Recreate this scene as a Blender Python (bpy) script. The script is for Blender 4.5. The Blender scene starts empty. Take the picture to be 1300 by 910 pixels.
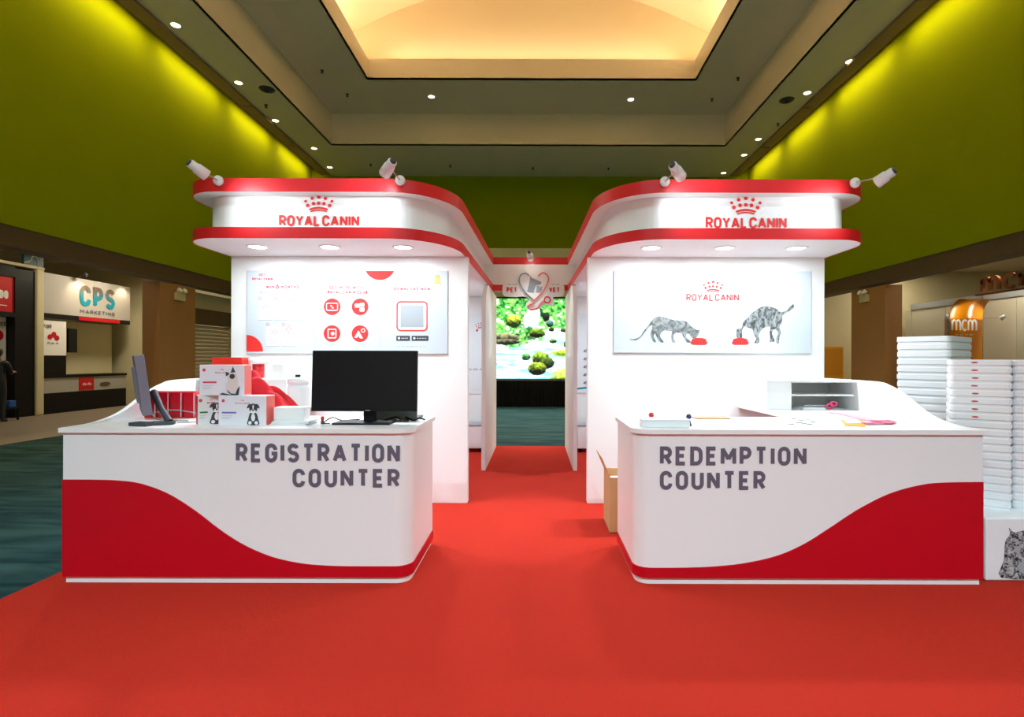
import bpy, bmesh, math, random
import numpy as np
from mathutils import Vector, Matrix
random.seed(7)
SC = bpy.context.scene
COL = SC.collection
R = math.radians

# ------------------------------------------------------------------ camera
F, U0, V0, H = 680.0, 680.0, 456.0, 1.45        # focal px, vanishing point px, eye height
cam = bpy.data.cameras.new('camera'); camo = bpy.data.objects.new('camera', cam); COL.objects.link(camo)
cam.sensor_width = 36; cam.lens = 36*F/1300
cam.shift_x = -(U0-650)/1300; cam.shift_y = (V0-455)/1300
camo.matrix_world = Matrix.Translation((0, 0, H)) @ Matrix.Rotation(R(90), 4, 'X') @ Matrix.Rotation(0.0025, 4, 'Z')
cam.clip_end = 200
SC.camera = camo
# ------------------------------------------------------------------ world, exposure
w = bpy.data.worlds.new('world'); SC.world = w; w.use_nodes = True
w.node_tree.nodes['Background'].inputs[0].default_value = (0.02, 0.02, 0.02, 1)
w.node_tree.nodes['Background'].inputs[1].default_value = 0.2
vs = SC.view_settings
vs.view_transform = 'Standard'; vs.look = 'None'; vs.gamma = 1; vs.use_curve_mapping = False
vs.exposure = 0.25

# hall dimensions (metres, camera at x=0,y=0)
XL, XR, YB, YF = -9.3, 8.8, 22.2, -12.0
Z1, Z2, Z3, Z4 = 3.8, 9.02, 10.14, 10.78        # green wall bottom, soffit, coffer, cove ledge
CX = -0.08                                      # axis of the booth
CFX0, CFX1, CFY0, CFY1 = -7.26, 6.7, -9.0, 19.0 # coffer
SKX0, SKX1, SKY0, SKY1 = -5.24, 4.94, -5.0, 16.65

def area(name, loc, rot, sx, sy, power, col, spread=180):
    l = bpy.data.lights.new(name, 'AREA'); l.shape = 'RECTANGLE'; l.size = sx; l.size_y = sy
    l.energy = power; l.color = col; l.spread = R(spread)
    o = bpy.data.objects.new(name, l); COL.objects.link(o); o.location = loc; o.rotation_euler = rot
    return o
def disk(name, loc, d, power, col):
    o = area(name, loc, (0,0,0), d, d, power, col); o.data.shape = 'DISK'; return o
def spot(name, loc, target, power, col, angle, blend=0.6, radius=0.04):
    l = bpy.data.lights.new(name, 'SPOT'); l.energy = power; l.color = col; l.spot_size = R(angle)
    l.spot_blend = blend; l.shadow_soft_size = radius
    o = bpy.data.objects.new(name, l); COL.objects.link(o); o.location = loc
    d = Vector(target)-Vector(loc); o.rotation_euler = d.to_track_quat('-Z', 'Y').to_euler()
    return o
WARM = (1.0, 0.77, 0.50); SOFTW = (1.0, 0.88, 0.72); COOL = (0.80, 0.93, 1.0)
# cove lamps on the ledge of the skylight vault
COVE = 68.0
for yy in (-2.5, 3, 8.5, 14):
    area('cove_lamp', (SKX0-0.55, yy, Z4+0.12), (0, R(180-35), 0), 0.25, 5.0, COVE, WARM)
    area('cove_lamp', (SKX1+0.55, yy, Z4+0.12), (0, R(180+35), 0), 0.25, 5.0, COVE, WARM)
area('cove_lamp', (-0.15, SKY1+0.35, Z4+0.12), (R(180+30), 0, 0), 9.5, 0.25, COVE*1.6, WARM)
# wall-wash lamps in the slot along the green side walls
WASH = 34.0
wash_seg = [(-8, -5), (-4.2, -1.4), (-.6, 2.2), (3, 5.6), (6.2, 9.3), (9.9, 12.6), (13.2, 15.6), (16.3, 18.6), (19.3, 21.6)]
for a, b in wash_seg:
    area('wall_wash_lamp', (XL+0.42, (a+b)/2, Z2+0.14), (0, R(22), 0), 0.12, b-a, WASH*(b-a)/2.6, (1.0, 0.70, 0.22))
    area('wall_wash_lamp', (XR-0.42, (a+b)/2, Z2+0.14), (0, R(-22), 0), 0.12, b-a, WASH*(b-a)/2.6, (1.0, 0.70, 0.22))

# ------------------------------------------------------------------ helpers
def lin(c):
    c = c/255.0
    return c/12.92 if c <= 0.04045 else ((c+0.055)/1.055)**2.4
def rgb(r, g, b): return (lin(r), lin(g), lin(b), 1)
MATS = {}
def mat(name, col, rough=0.5, metal=0.0, emit=0.0, var=0.0, scale=8.0, bump=0.0, stretch=(1, 1, 1), spec=0.5, trans=0.0, alpha=1.0, ecol=None):
    if name in MATS: return MATS[name]
    m = bpy.data.materials.new(name); m.use_nodes = True; MATS[name] = m
    nt = m.node_tree; b = nt.nodes['Principled BSDF']
    b.inputs['Base Color'].default_value = col; b.inputs['Roughness'].default_value = rough
    b.inputs['Metallic'].default_value = metal; b.inputs['Specular IOR Level'].default_value = spec
    if trans: b.inputs['Transmission Weight'].default_value = trans
    if alpha < 1: b.inputs['Alpha'].default_value = alpha
    if emit:
        b.inputs['Emission Color'].default_value = ecol or col; b.inputs['Emission Strength'].default_value = emit
    if var or bump:
        tc = nt.nodes.new('ShaderNodeTexCoord'); mp = nt.nodes.new('ShaderNodeMapping')
        mp.inputs['Scale'].default_value = stretch
        nt.links.new(tc.outputs['Object'], mp.inputs['Vector'])
        nz = nt.nodes.new('ShaderNodeTexNoise'); nz.inputs['Scale'].default_value = scale; nz.inputs['Detail'].default_value = 5
        nt.links.new(mp.outputs[0], nz.inputs['Vector'])
        if var:
            mx = nt.nodes.new('ShaderNodeMix'); mx.data_type = 'RGBA'
            mx.inputs['A'].default_value = tuple(c*(1-var) for c in col[:3])+(1,)
            mx.inputs['B'].default_value = tuple(min(1, c*(1+var)) for c in col[:3])+(1,)
            nt.links.new(nz.outputs['Fac'], mx.inputs['Factor']); nt.links.new(mx.outputs['Result'], b.inputs['Base Color'])
        if bump:
            bp = nt.nodes.new('ShaderNodeBump'); bp.inputs['Strength'].default_value = bump; bp.inputs['Distance'].default_value = 0.01
            nt.links.new(nz.outputs['Fac'], bp.inputs['Height']); nt.links.new(bp.outputs[0], b.inputs['Normal'])
    return m

class MB:
    def __init__(s): s.v = []; s.f = []; s.sm = []
    def add(s, vs, fs, smooth=False):
        o = len(s.v); s.v += [tuple(p) for p in vs]
        for f in fs: s.f.append(tuple(i+o for i in f)); s.sm.append(smooth)
        return s
    def box(s, x0, x1, y0, y1, z0, z1):
        return s.add([(x0,y0,z0),(x1,y0,z0),(x1,y1,z0),(x0,y1,z0),(x0,y0,z1),(x1,y0,z1),(x1,y1,z1),(x0,y1,z1)],
              [(0,3,2,1),(4,5,6,7),(0,1,5,4),(1,2,6,5),(2,3,7,6),(3,0,4,7)])
    def rbox(s, c, size, rz=0, rx=0, ry=0):
        m = Matrix.Rotation(rz,3,'Z') @ Matrix.Rotation(ry,3,'Y') @ Matrix.Rotation(rx,3,'X'); c = Vector(c)
        hx, hy, hz = size[0]/2, size[1]/2, size[2]/2
        vs = [c + m @ Vector((a*hx, b*hy, d*hz)) for d in (-1,1) for a,b in ((-1,-1),(1,-1),(1,1),(-1,1))]
        return s.add(vs, [(0,3,2,1),(4,5,6,7),(0,1,5,4),(1,2,6,5),(2,3,7,6),(3,0,4,7)])
    def ext(s, pts, vec, smooth=False):          # planar polygon extruded along vec
        vec = Vector(vec); a = [Vector(p) for p in pts]; n = len(a)
        nrm = Vector((0,0,0))
        for i in range(n): nrm += a[i].cross(a[(i+1)%n])
        if nrm.dot(vec) < 0: a.reverse()         # base faces away from vec, cap faces along it
        b = [p+vec for p in a]
        s.add(a+b, [tuple(reversed(range(n))), tuple(range(n, 2*n))])
        s.add(a+b, [(i,(i+1)%n,n+(i+1)%n,n+i) for i in range(n)], smooth)
        return s
    def prism(s, poly, z0, z1, smooth=False):
        return s.ext([(x,y,z0) for x,y in poly], (0,0,z1-z0), smooth)
    def poly(s, pts): return s.add(pts, [tuple(range(len(pts)))])
    def tube(s, pts, r, n=8, caps=True):
        pts = [Vector(p) for p in pts]; rs = r if isinstance(r,(list,tuple)) else [r]*len(pts)
        rings = []; up = None
        for i,p in enumerate(pts):
            d = (pts[min(i+1,len(pts)-1)]-pts[max(i-1,0)]).normalized()
            if up is None: up = Vector((0,0,1)) if abs(d.z)<0.9 else Vector((1,0,0))
            a = d.cross(up).normalized(); b = a.cross(d).normalized(); up = b
            rings += [p+(a*math.cos(2*math.pi*k/n)+b*math.sin(2*math.pi*k/n))*rs[i] for k in range(n)]
        m = len(pts)
        s.add(rings, [(i*n+k, i*n+(k+1)%n, (i+1)*n+(k+1)%n, (i+1)*n+k) for i in range(m-1) for k in range(n)], True)
        if caps: s.add(rings[:n], [tuple(reversed(range(n)))]); s.add(rings[-n:], [tuple(range(n))])
        return s
    def lathe(s, c, prof, n=20, axis=(0,0,1)):
        ax = Vector(axis).normalized(); a = ax.orthogonal().normalized(); b = ax.cross(a); c = Vector(c)
        vs = [c+ax*h+(a*math.cos(2*math.pi*k/n)+b*math.sin(2*math.pi*k/n))*max(r,1e-4) for r,h in prof for k in range(n)]
        return s.add(vs, [(i*n+k, i*n+(k+1)%n, (i+1)*n+(k+1)%n, (i+1)*n+k) for i in range(len(prof)-1) for k in range(n)], True)
    def disc(s, c, nrm, r, n=16):
        ax = Vector(nrm).normalized(); a = ax.orthogonal().normalized(); b = ax.cross(a); c = Vector(c)
        return s.poly([c+(a*math.cos(2*math.pi*k/n)+b*math.sin(2*math.pi*k/n))*r for k in range(n)])
    def build(s, name, m, parent=None, bevel=0.0, origin=None):
        me = bpy.data.meshes.new(name)
        if parent is not None:
            o0 = wloc(parent)
        elif origin is not None: o0 = Vector(origin)
        else:
            A = np.array(s.v); lo, hi = A.min(0), A.max(0)
            o0 = Vector(((lo[0]+hi[0])/2, (lo[1]+hi[1])/2, lo[2]))
        me.from_pydata([tuple(Vector(p)-o0) for p in s.v], [], s.f)
        for p, q in zip(me.polygons, s.sm): p.use_smooth = q
        me.materials.append(m)
        o = bpy.data.objects.new(name, me); COL.objects.link(o)
        if parent is not None: o.parent = parent
        else: o.location = o0
        if bevel:
            bv = o.modifiers.new('bevel', 'BEVEL'); bv.width = bevel; bv.segments = 2; bv.limit_method = 'ANGLE'
        return o
    def build_split(s, name, m, parent, gap):
        """one part for each cluster of pieces lying closer together than gap"""
        bb = []
        for f in s.f:
            A = np.array([s.v[i] for i in f]); bb.append((A.min(0), A.max(0)))
        n = len(bb); par = list(range(n))
        def find(i):
            while par[i] != i: par[i] = par[par[i]]; i = par[i]
            return i
        lo = np.array([b[0] for b in bb]); hi = np.array([b[1] for b in bb])
        for i in range(n):
            d = np.maximum(lo - hi[i], lo[i] - hi).max(1)
            for j in np.nonzero(d < gap)[0]:
                a, b = find(i), find(int(j))
                if a != b: par[a] = b
        groups = {}
        for i in range(n): groups.setdefault(find(i), []).append(i)
        out = []
        for g in groups.values():
            mb = MB()
            for i in g: mb.add([s.v[k] for k in s.f[i]], [tuple(range(len(s.f[i])))])
            out.append(mb.build(name, m, parent))
        return out
def wloc(o):
    v = Vector((0,0,0))
    while o is not None: v = v + o.location; o = o.parent
    return v
def tag(o, label=None, cat=None, group=None, kind=None):
    if label: o['label'] = label
    if cat: o['category'] = cat
    if group: o['group'] = group
    if kind: o['kind'] = kind
    return o
def thing(name, loc, label, cat, group=None):
    o = bpy.data.objects.new(name, None); COL.objects.link(o); o.location = loc; o.empty_display_size = 0.1
    return tag(o, label, cat, group)
def struct(o): o['kind'] = 'structure'; return o
def copy_tree(o, parent=None):
    c = o.copy(); COL.objects.link(c); c.parent = parent
    for ch in list(o.children): copy_tree(ch, c)
    return c
def PX(u, v, D): return Vector(((u-U0)*D/F, D, H-(v-V0)*D/F))
def PZ(u, v, z): D = (H-z)*F/(v-V0); return Vector(((u-U0)*D/F, D, z))
def PXP(u, v, x): D = x*F/(u-U0); return Vector((x, D, H-(v-V0)*D/F))
def arc(cx, cy, rx, ry, a0, a1, n=10):
    return [(cx+rx*math.cos(R(a0+(a1-a0)*i/n)), cy+ry*math.sin(R(a0+(a1-a0)*i/n))) for i in range(n+1)]
# ribbons and a stroke alphabet (flat print)
def ribbon(pts, t, closed=False):
    P = [Vector((p[0], p[1])) for p in pts]
    Q = [P[0]]
    for p in P[1:]:
        if (p-Q[-1]).length > 1e-6: Q.append(p)
    if closed and (Q[0]-Q[-1]).length < 1e-6: Q.pop()
    P = Q; n = len(P); L = []; Rr = []
    for i in range(n):
        a = P[i-1] if (i > 0 or closed) else None
        b = P[(i+1) % n] if (i < n-1 or closed) else None
        d1 = (P[i]-a).normalized() if a is not None else (b-P[i]).normalized()
        d2 = (b-P[i]).normalized() if b is not None else d1
        n1 = Vector((-d1.y, d1.x)); n2 = Vector((-d2.y, d2.x)); m = n1+n2
        if m.length < 1e-3: m = n1
        m.normalize(); k = min(1.0/max(m.dot(n1), 0.3), 1.5)*t/2
        L.append(P[i]+m*k); Rr.append(P[i]-m*k)
    quads = []
    for i in range(n if closed else n-1):
        j = (i+1) % n; quads.append((Rr[i], Rr[j], L[j], L[i]))
    return quads
def G(ch):
    """glyph: (width, [(closed, points)]) on a centre-line box of height 1"""
    w = .58
    if ch == 'A': return .68, [(0, [(0,0),(.34,1)]), (0, [(.34,1),(.68,0)]), (0, [(.11,.3),(.57,.3)])]
    if ch == 'B': return .55, [(1, [(0,0),(0,1),(.3,1)]+arc(.3,.76,.24,.24,90,-90,6)+[(0,.52),(.31,.52)]+arc(.31,.26,.26,.26,90,-90,6))]
    if ch == 'C': return w, [(0, arc(w/2,.71,w/2,.29,0,180)+arc(w/2,.29,w/2,.29,180,360))]
    if ch == 'D': return w, [(1, [(0,0),(0,1),(.25,1)]+arc(.25,.67,w-.25,.33,90,0,6)+arc(.25,.33,w-.25,.33,0,-90,6))]
    if ch == 'E': return .5, [(0, [(.5,1),(0,1),(0,0),(.5,0)]), (0, [(0,.51),(.43,.51)])]
    if ch == 'F': return .5, [(0, [(.5,1),(0,1),(0,0)]), (0, [(0,.5),(.43,.5)])]
    if ch == 'G': return w, [(0, arc(w/2,.71,w/2,.29,0,180)+arc(w/2,.29,w/2,.29,180,360)+[(w,.46),(.32,.46)])]
    if ch == 'H': return w, [(0, [(0,0),(0,1)]), (0, [(w,0),(w,1)]), (0, [(0,.5),(w,.5)])]
    if ch == 'I': return .0, [(0, [(0,0),(0,1)])]
    if ch == 'K': return w, [(0, [(0,0),(0,1)]), (0, [(w,1),(0,.4)]), (0, [(.18,.55),(w,0)])]
    if ch == 'L': return .48, [(0, [(0,1),(0,0),(.48,0)])]
    if ch == 'M': return .78, [(0, [(0,0),(0,1)]), (0, [(.78,0),(.78,1)]), (0, [(0,.98),(.39,.3)]), (0, [(.39,.3),(.78,.98)])]
    if ch == 'N': return .6, [(0, [(0,0),(0,1)]), (0, [(.6,0),(.6,1)]), (0, [(0,.98),(.6,.02)])]
    if ch == 'O': return w, [(1, arc(w/2,.71,w/2,.29,0,180)+arc(w/2,.29,w/2,.29,180,360))]
    if ch == 'P': return .54, [(0, [(0,0),(0,1),(.28,1)]+arc(.28,.72,.26,.28,90,-90,8)+[(0,.44)])]
    if ch == 'R': return .56, [(0, [(0,0),(0,1),(.29,1)]+arc(.29,.73,.26,.27,90,-90,8)+[(0,.46)]), (0, [(.28,.46),(.56,0)])]
    if ch == 'S': return .54, [(0, arc(.27,.75,.27,.25,20,270,12)+arc(.27,.25,.27,.25,90,-160,12))]
    if ch == 'T': return .58, [(0, [(0,1),(.58,1)]), (0, [(.29,1),(.29,0)])]
    if ch == 'U': return w, [(0, [(0,1)]+arc(w/2,.29,w/2,.29,180,360)+[(w,1)])]
    if ch == 'V': return .62, [(0, [(0,1),(.31,0)]), (0, [(.31,0),(.62,1)])]
    if ch == 'W': return .9, [(0, [(0,1),(.22,0)]), (0, [(.22,0),(.45,.85)]), (0, [(.45,.85),(.68,0)]), (0, [(.68,0),(.9,1)])]
    if ch == 'Y': return .62, [(0, [(0,1),(.31,.45),(.62,1)]), (0, [(.31,.45),(.31,0)])]
    if ch == '6': return .55, [(0, [(.42,1)]+arc(.275,.3,.275,.3,150,510,16))]
    if ch == '%': return .7, [(0, [(0,0),(.7,1)]), (1, arc(.12,.8,.12,.15,0,345,8)), (1, arc(.58,.2,.12,.15,0,345,8))]
    if ch == 'm': return .95, [(0, [(0,0),(0,.62)]), (0, [(0,.42)]+arc(.2375,.42,.2375,.25,180,0,8)+[(.475,0)]), (0, [(.475,.42)]+arc(.7125,.42,.2375,.25,180,0,8)+[(.95,0)])]
    if ch == 'c': return .5, [(0, arc(.3,.34,.3,.33,50,310,12))]
    if ch == '~': return 1.0, [(0, [(0,.2),(.15,.6),(.3,.2),(.45,.7),(.6,.15),(.8,.5),(1,.3)])]
    return .3, []
def text_quads(s, h, t, gap=None, width=None, align='L', slant=0.0, space=.45):
    """list of 2-D quads; origin at baseline left (L), centre (C) or right (R)"""
    gap = t*0.9 if gap is None else gap
    items = []; x = 0
    for ch in s:
        gw, ps = G(ch)
        if ch == ' ': x += space*h; continue
        gw *= (h-t)
        items.append((x, ps)); x += gw+t+gap
    tot = x-gap; kx = (width/tot) if width else 1.0
    off = {'L': 0, 'C': -tot*kx/2, 'R': -tot*kx}[align]
    out = []
    for x0, ps in items:
        for cl, pts in ps:
            P = [((x0+t/2+p[0]*(h-t))*kx, t/2+p[1]*(h-t)) for p in pts]
            for q in ribbon(P, t, cl): out.append([(a.x+off+slant*a.y, a.y) for a in q])
    return out
class Plane2D:
    """maps 2-D print coordinates onto a surface"""
    def __init__(s, o, r, u, n, lift=0.002): s.o = Vector(o); s.r = Vector(r).normalized(); s.u = Vector(u).normalized(); s.n = Vector(n).normalized(); s.lift = lift
    def p(s, x, y, k=1.0): return s.o + s.r*x + s.u*y + s.n*(s.lift*k)
def add_quads(mb, pl, quads, k=1.0, dx=0, dy=0):
    for i, q in enumerate(quads): mb.poly([pl.p(a+dx, b+dy, k+.04*(i % 11)) for a, b in q])
def add_text(mb, pl, s, x, y, h, t, k=1.0, **kw): add_quads(mb, pl, text_quads(s, h, t, **kw), k, x, y)
def add_poly(mb, pl, pts, k=1.0): mb.poly([pl.p(a, b, k) for a, b in pts])
def add_disc(mb, pl, x, y, r, k=1.0, n=20, ry=None): add_poly(mb, pl, arc(x, y, r, ry or r, 0, 360-360/n, n-1), k)
def add_ring(mb, pl, pts, t, k=1.0, closed=True): add_quads(mb, pl, ribbon(pts, t, closed), k)
def rrect(x0, x1, y0, y1, r, n=5):
    return arc(x1-r,y1-r,r,r,0,90,n)+arc(x0+r,y1-r,r,r,90,180,n)+arc(x0+r,y0+r,r,r,180,270,n)+arc(x1-r,y0+r,r,r,270,360,n)
def smooth_path(pts, n=8):                       # Catmull-Rom through the points
    P = [Vector(p) for p in pts]; out = []
    for i in range(len(P)-1):
        a = P[max(i-1,0)]; b = P[i]; c = P[i+1]; d = P[min(i+2,len(P)-1)]
        for k in range(n):
            t = k/n
            out.append(0.5*((2*b)+(c-a)*t+(2*a-5*b+4*c-d)*t*t+(3*b-a-3*c+d)*t**3))
    out.append(P[-1]); return out
def smooth_closed(pts, n=5):
    P = [Vector(p) for p in pts]; N = len(P); out = []
    for i in range(N):
        a, b, c, d = P[i-1], P[i], P[(i+1)%N], P[(i+2)%N]
        for k in range(n):
            t = k/n
            out.append(0.5*((2*b)+(c-a)*t+(2*a-5*b+4*c-d)*t*t+(3*b-a-3*c+d)*t**3))
    return [(p.x, p.y) for p in out]

# ------------------------------------------------------------------ materials
M = dict(
 green=mat('green_wall_paint', rgb(138,154,0), .9, var=.05, scale=1.2, spec=.05),
 ceil=mat('ceiling_plaster', rgb(236,222,198), .9, var=.03, scale=2),
 vault=mat('vault_plaster', rgb(238,220,185), .8, var=.02, scale=2),
 strip=mat('brown_ceiling_strip', rgb(150,120,92), .7, var=.08, scale=3),
 brown=mat('brown_pillar_paint', rgb(172,124,74), .6, var=.05, scale=3),
 header=mat('dark_brown_header', rgb(92,72,48), .6, var=.08, scale=4),
 cream=mat('cream_wall', rgb(205,196,160), .7, var=.04, scale=2),
 beige=mat('beige_wall', rgb(240,238,205), .7, var=.04, scale=2),
 white=mat('white_laminate', rgb(240,238,238), .35, var=.01, scale=3),
 whitem=mat('white_matt_board', rgb(238,237,236), .55, var=.01, scale=3),
 red=mat('red_laminate', rgb(196,4,28), .35, var=.03, scale=2),
 redtrim=mat('red_trim', rgb(214,24,32), .4, var=.02, scale=3),
 grey=mat('grey_print', rgb(100,92,108), .6),
 redp=mat('red_print', rgb(222,40,36), .6),
 pink=mat('pale_red_print', rgb(206,70,82), .6),
 lgrey=mat('light_grey_print', rgb(160,166,172), .6),
 mgrey=mat('mid_grey_print', rgb(140,145,150), .6),
 black=mat('black_plastic', rgb(14,14,16), .45, spec=.25),
 screen=mat('dark_glossy_screen', rgb(24,19,26), .28, spec=.25),
 dgrey=mat('dark_grey_plastic', rgb(62,64,72), .45),
 metal=mat('white_metal', rgb(232,234,236), .35),
 chrome=mat('steel', rgb(180,180,180), .3, metal=.9),
 mongrey=mat('grey_monitor_shell', rgb(118,116,130), .45),
 lamp=mat('white_lamp_glow', rgb(255,250,240), .5, emit=14),
 lampw=mat('warm_lamp_glow', rgb(255,236,190), .5, emit=9),
 card=mat('cardboard', rgb(196,150,100), .8, var=.08, scale=12),
 foam=mat('white_foam', rgb(238,238,240), .65, var=.02, scale=10),
 orange=mat('orange_banner', rgb(240,150,10), .3),
 yellow=mat('yellow_panel', rgb(220,160,20), .5),
 brownl=mat('brown_letter', rgb(112,56,18), .5),
 teal=mat('teal_print', rgb(0,140,160), .5),
 dteal=mat('dark_teal_sign', rgb(8,72,80), .5),
 partition=mat('grey_beige_partition', rgb(192,188,172), .7, var=.02, scale=2),
 shutter=mat('grey_shutter', rgb(190,178,150), .5, var=.05),
 blackcloth=mat('black_cloth', rgb(14,14,16), .9, var=.2, scale=6, stretch=(6,1,.2), bump=.3),
 skin=mat('skin', rgb(190,140,110), .6, var=.05),
 darkcloth=mat('dark_clothes', rgb(24,24,30), .9, var=.15),
 hair=mat('black_hair', rgb(12,10,10), .5),
 blue=mat('blue_plastic', rgb(20,90,170), .5),
 clear=mat('frosted_clear_plastic', rgb(235,240,242), .3, alpha=.55),
 pinkc=mat('pink_ribbon', rgb(240,70,120), .5),
 orangec=mat('orange_card', rgb(245,165,50), .5),
 mint=mat('pale_mint_print', rgb(200,235,220), .5),
 redcloth=mat('red_cloth', rgb(214,28,42), .85, var=.08, scale=14, bump=.2),
 gold=mat('gold_print', rgb(215,185,110), .5),
)
def carpet_red():
    m = mat('red_carpet', rgb(188,46,32), .95, var=.10, scale=160, bump=.5, spec=.1); return m
def carpet_teal():
    m = bpy.data.materials.new('teal_carpet'); m.use_nodes = True; nt = m.node_tree; b = nt.nodes['Principled BSDF']
    b.inputs['Roughness'].default_value = .95; b.inputs['Specular IOR Level'].default_value = .1
    tc = nt.nodes.new('ShaderNodeTexCoord'); mp = nt.nodes.new('ShaderNodeMapping'); mp.inputs['Scale'].default_value = (.35, 1.6, 1)
    nz = nt.nodes.new('ShaderNodeTexNoise'); nz.inputs['Scale'].default_value = 2.2; nz.inputs['Detail'].default_value = 6; nz.inputs['Distortion'].default_value = 1.5
    cr = nt.nodes.new('ShaderNodeValToRGB'); e = cr.color_ramp.elements
    e[0].position = .36; e[0].color = rgb(26,54,57); e[1].position = .64; e[1].color = rgb(54,84,82)
    x = e.new(.5); x.color = rgb(38,68,70)
    nt.links.new(tc.outputs['Object'], mp.inputs[0]); nt.links.new(mp.outputs[0], nz.inputs[0]); nt.links.new(nz.outputs[0], cr.inputs[0])
    nt.links.new(cr.outputs[0], b.inputs['Base Color']); return m
def wood_grey():
    return mat('grey_wood_floor', rgb(128,116,98), .5, var=.25, scale=1.6, stretch=(5, .5, 1))

# ------------------------------------------------------------------ setting: floor, walls, ceiling
struct(MB().box(-8.9, XR-.3, YF, YB+.2, -.1, 0).build('floor', carpet_teal()))
struct(MB().box(-16, -8.9, YF, YB+.2, -.1, 0).build('floor', wood_grey()))
struct(MB().box(XR-.3, 16, YF, YB+.2, -.1, 0).build('floor', wood_grey()))

wl = struct(MB().box(XL-.45, XL, YF, YB, Z1, Z2+.6).build('wall_left', M['green']))
wr = struct(MB().box(XR, XR+.45, YF, YB, Z1, Z2+.6).build('wall_right', M['green']))
wb = struct(MB().box(XL-.45, XR+.45, YB, YB+.3, 6.05, Z2+.6).build('wall_back', M['green']))
MB().box(XL-.45, XR+.45, YB, YB+.3, 0, 6.05).build('lower_wall', M['beige'], wb)
struct(MB().box(-16, 16, YF-.3, YF, 0, Z2+.6).build('wall_front', M['cream']))
# dark headers and brown pillars below the green walls
MB().box(XL-.45, XL-.02, YF, YB, 3.43, Z1).build('header', M['header'], wl)
MB().box(XL-.47, XL-.04, 13.3, 14.7, 0, 3.36).build('pillar', M['brown'], wl)
MB().box(XL-.47, XL-.04, 5.2, 6.2, 0, 3.36).build('pillar', M['brown'], wl)
MB().box(XR+.02, XR+.45, YF, YB, 3.43, Z1).build('header', M['header'], wr)
MB().box(XR+.04, XR+.47, 13.55, 15.0, 0, 3.36).build('pillar', M['brown'], wr)
MB().box(XR+.04, XR+.47, 5.2, 6.2, 0, 3.36).build('pillar', M['brown'], wr)
# shop backs behind the openings
struct(MB().box(-16.2, -16, YF, YB, 0, 4.4).build('wall_left', M['cream']))
struct(MB().box(16, 16.2, YF, YB, 0, 4.4).build('wall_right', M['cream']))
struct(MB().box(-16, XL-.47, 17.2, 17.4, 0, 4.4).build('wall_left', M['cream']))
struct(MB().box(XR+.47, 16, 17.8, 18.0, 0, 4.4).build('wall_right', M['cream']))
sc = struct(MB().box(-16, XL-.45, YF, YB, 4.4, 4.5).build('ceiling', M['ceil']))
for k in range(9): MB().box(-15.9, XL-.5, 9.2+k*.9, 9.3+k*.9, 4.22, 4.4).build('joist', M['shutter'], sc)
struct(MB().box(XR+.45, 16, YF, YB, 4.4, 4.5).build('ceiling', M['ceil']))
# second opening on the left: cream panel, brown box and a roller shutter
bay = struct(MB().box(XL-.62, XL-.5, 14.7, 17.2, 2.9, 3.36).build('wall_left', M['cream']))
MB().box(XL-.66, XL-.46, 14.72, 17.2, 2.45, 2.9).build('shutter_box', M['header'], bay)
for k in range(22):
    z = 2.43-k*.11
    MB().add([(XL-.58,14.72,z-.1),(XL-.58,17.2,z-.1),(XL-.54,17.2,z-.06),(XL-.54,14.72,z-.06),(XL-.58,17.2,z),(XL-.58,14.72,z)],
             [(0,1,2,3),(3,2,4,5)]).build('slat', M['shutter'], bay)

# ceiling
ce = struct(MB().box(CFX0-.02, CFX1+.02, CFY1, CFY1+.02, Z2, Z3).build('ceiling', M['ceil']))
SL = .55                                          # width of the brown strip by the wall
def cpart(name, m, *b): return MB().box(*b).build(name, m, ce)
cpart('soffit', M['ceil'], XL+SL+.3, CFX0, YF, YB, Z2, Z2+.05)
cpart('soffit', M['ceil'], CFX1, XR-SL-.3, YF, YB, Z2, Z2+.05)
cpart('soffit', M['ceil'], CFX0, CFX1, CFY1, YB, Z2, Z2+.05)
cpart('soffit', M['ceil'], CFX0, CFX1, YF, CFY0, Z2, Z2+.05)
for a, b in wash_seg:                             # brown strips with breaks
    cpart('wash_strip', M['strip'], XL+.5, XL+SL+.3, a-.3, b+.3, Z2-.06, Z2+.02)
    cpart('wash_strip', M['strip'], XR-SL-.3, XR-.5, a-.3, b+.3, Z2-.06, Z2+.02)
cpart('slot_cover', M['strip'], XL, XL+SL+.3, YF, YB, Z2+.35, Z2+.4)
cpart('slot_cover', M['strip'], XR-SL-.3, XR, YF, YB, Z2+.35, Z2+.4)
cpart('coffer_face', M['ceil'], CFX0-.03, CFX0, CFY0, CFY1, Z2, Z3)
cpart('coffer_face', M['ceil'], CFX1, CFX1+.03, CFY0, CFY1, Z2, Z3)
cpart('coffer_face', M['ceil'], CFX0, CFX1, CFY0-.03, CFY0, Z2, Z3)
cpart('coffer_ceiling', M['ceil'], CFX0, SKX0, CFY0, CFY1, Z3, Z3+.05)
cpart('coffer_ceiling', M['ceil'], SKX1, CFX1, CFY0, CFY1, Z3, Z3+.05)
cpart('coffer_ceiling', M['ceil'], SKX0, SKX1, SKY1, CFY1, Z3, Z3+.05)
cpart('coffer_ceiling', M['ceil'], SKX0, SKX1, CFY0, SKY0, Z3, Z3+.05)
cpart('cove_band', M['ceil'], SKX0-.04, SKX0, SKY0, SKY1, Z3, Z4)
cpart('cove_band', M['ceil'], SKX1, SKX1+.04, SKY0, SKY1, Z3, Z4)
cpart('cove_band', M['ceil'], SKX0-.04, SKX1+.04, SKY1, SKY1+.04, Z3, Z4)
cpart('cove_band', M['ceil'], SKX0-.04, SKX1+.04, SKY0-.04, SKY0, Z3, Z4)
vx0, vx1, vy0, vy1 = -.2-6.2, -.2+6.2, SKY0-.9, 17.35
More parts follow.
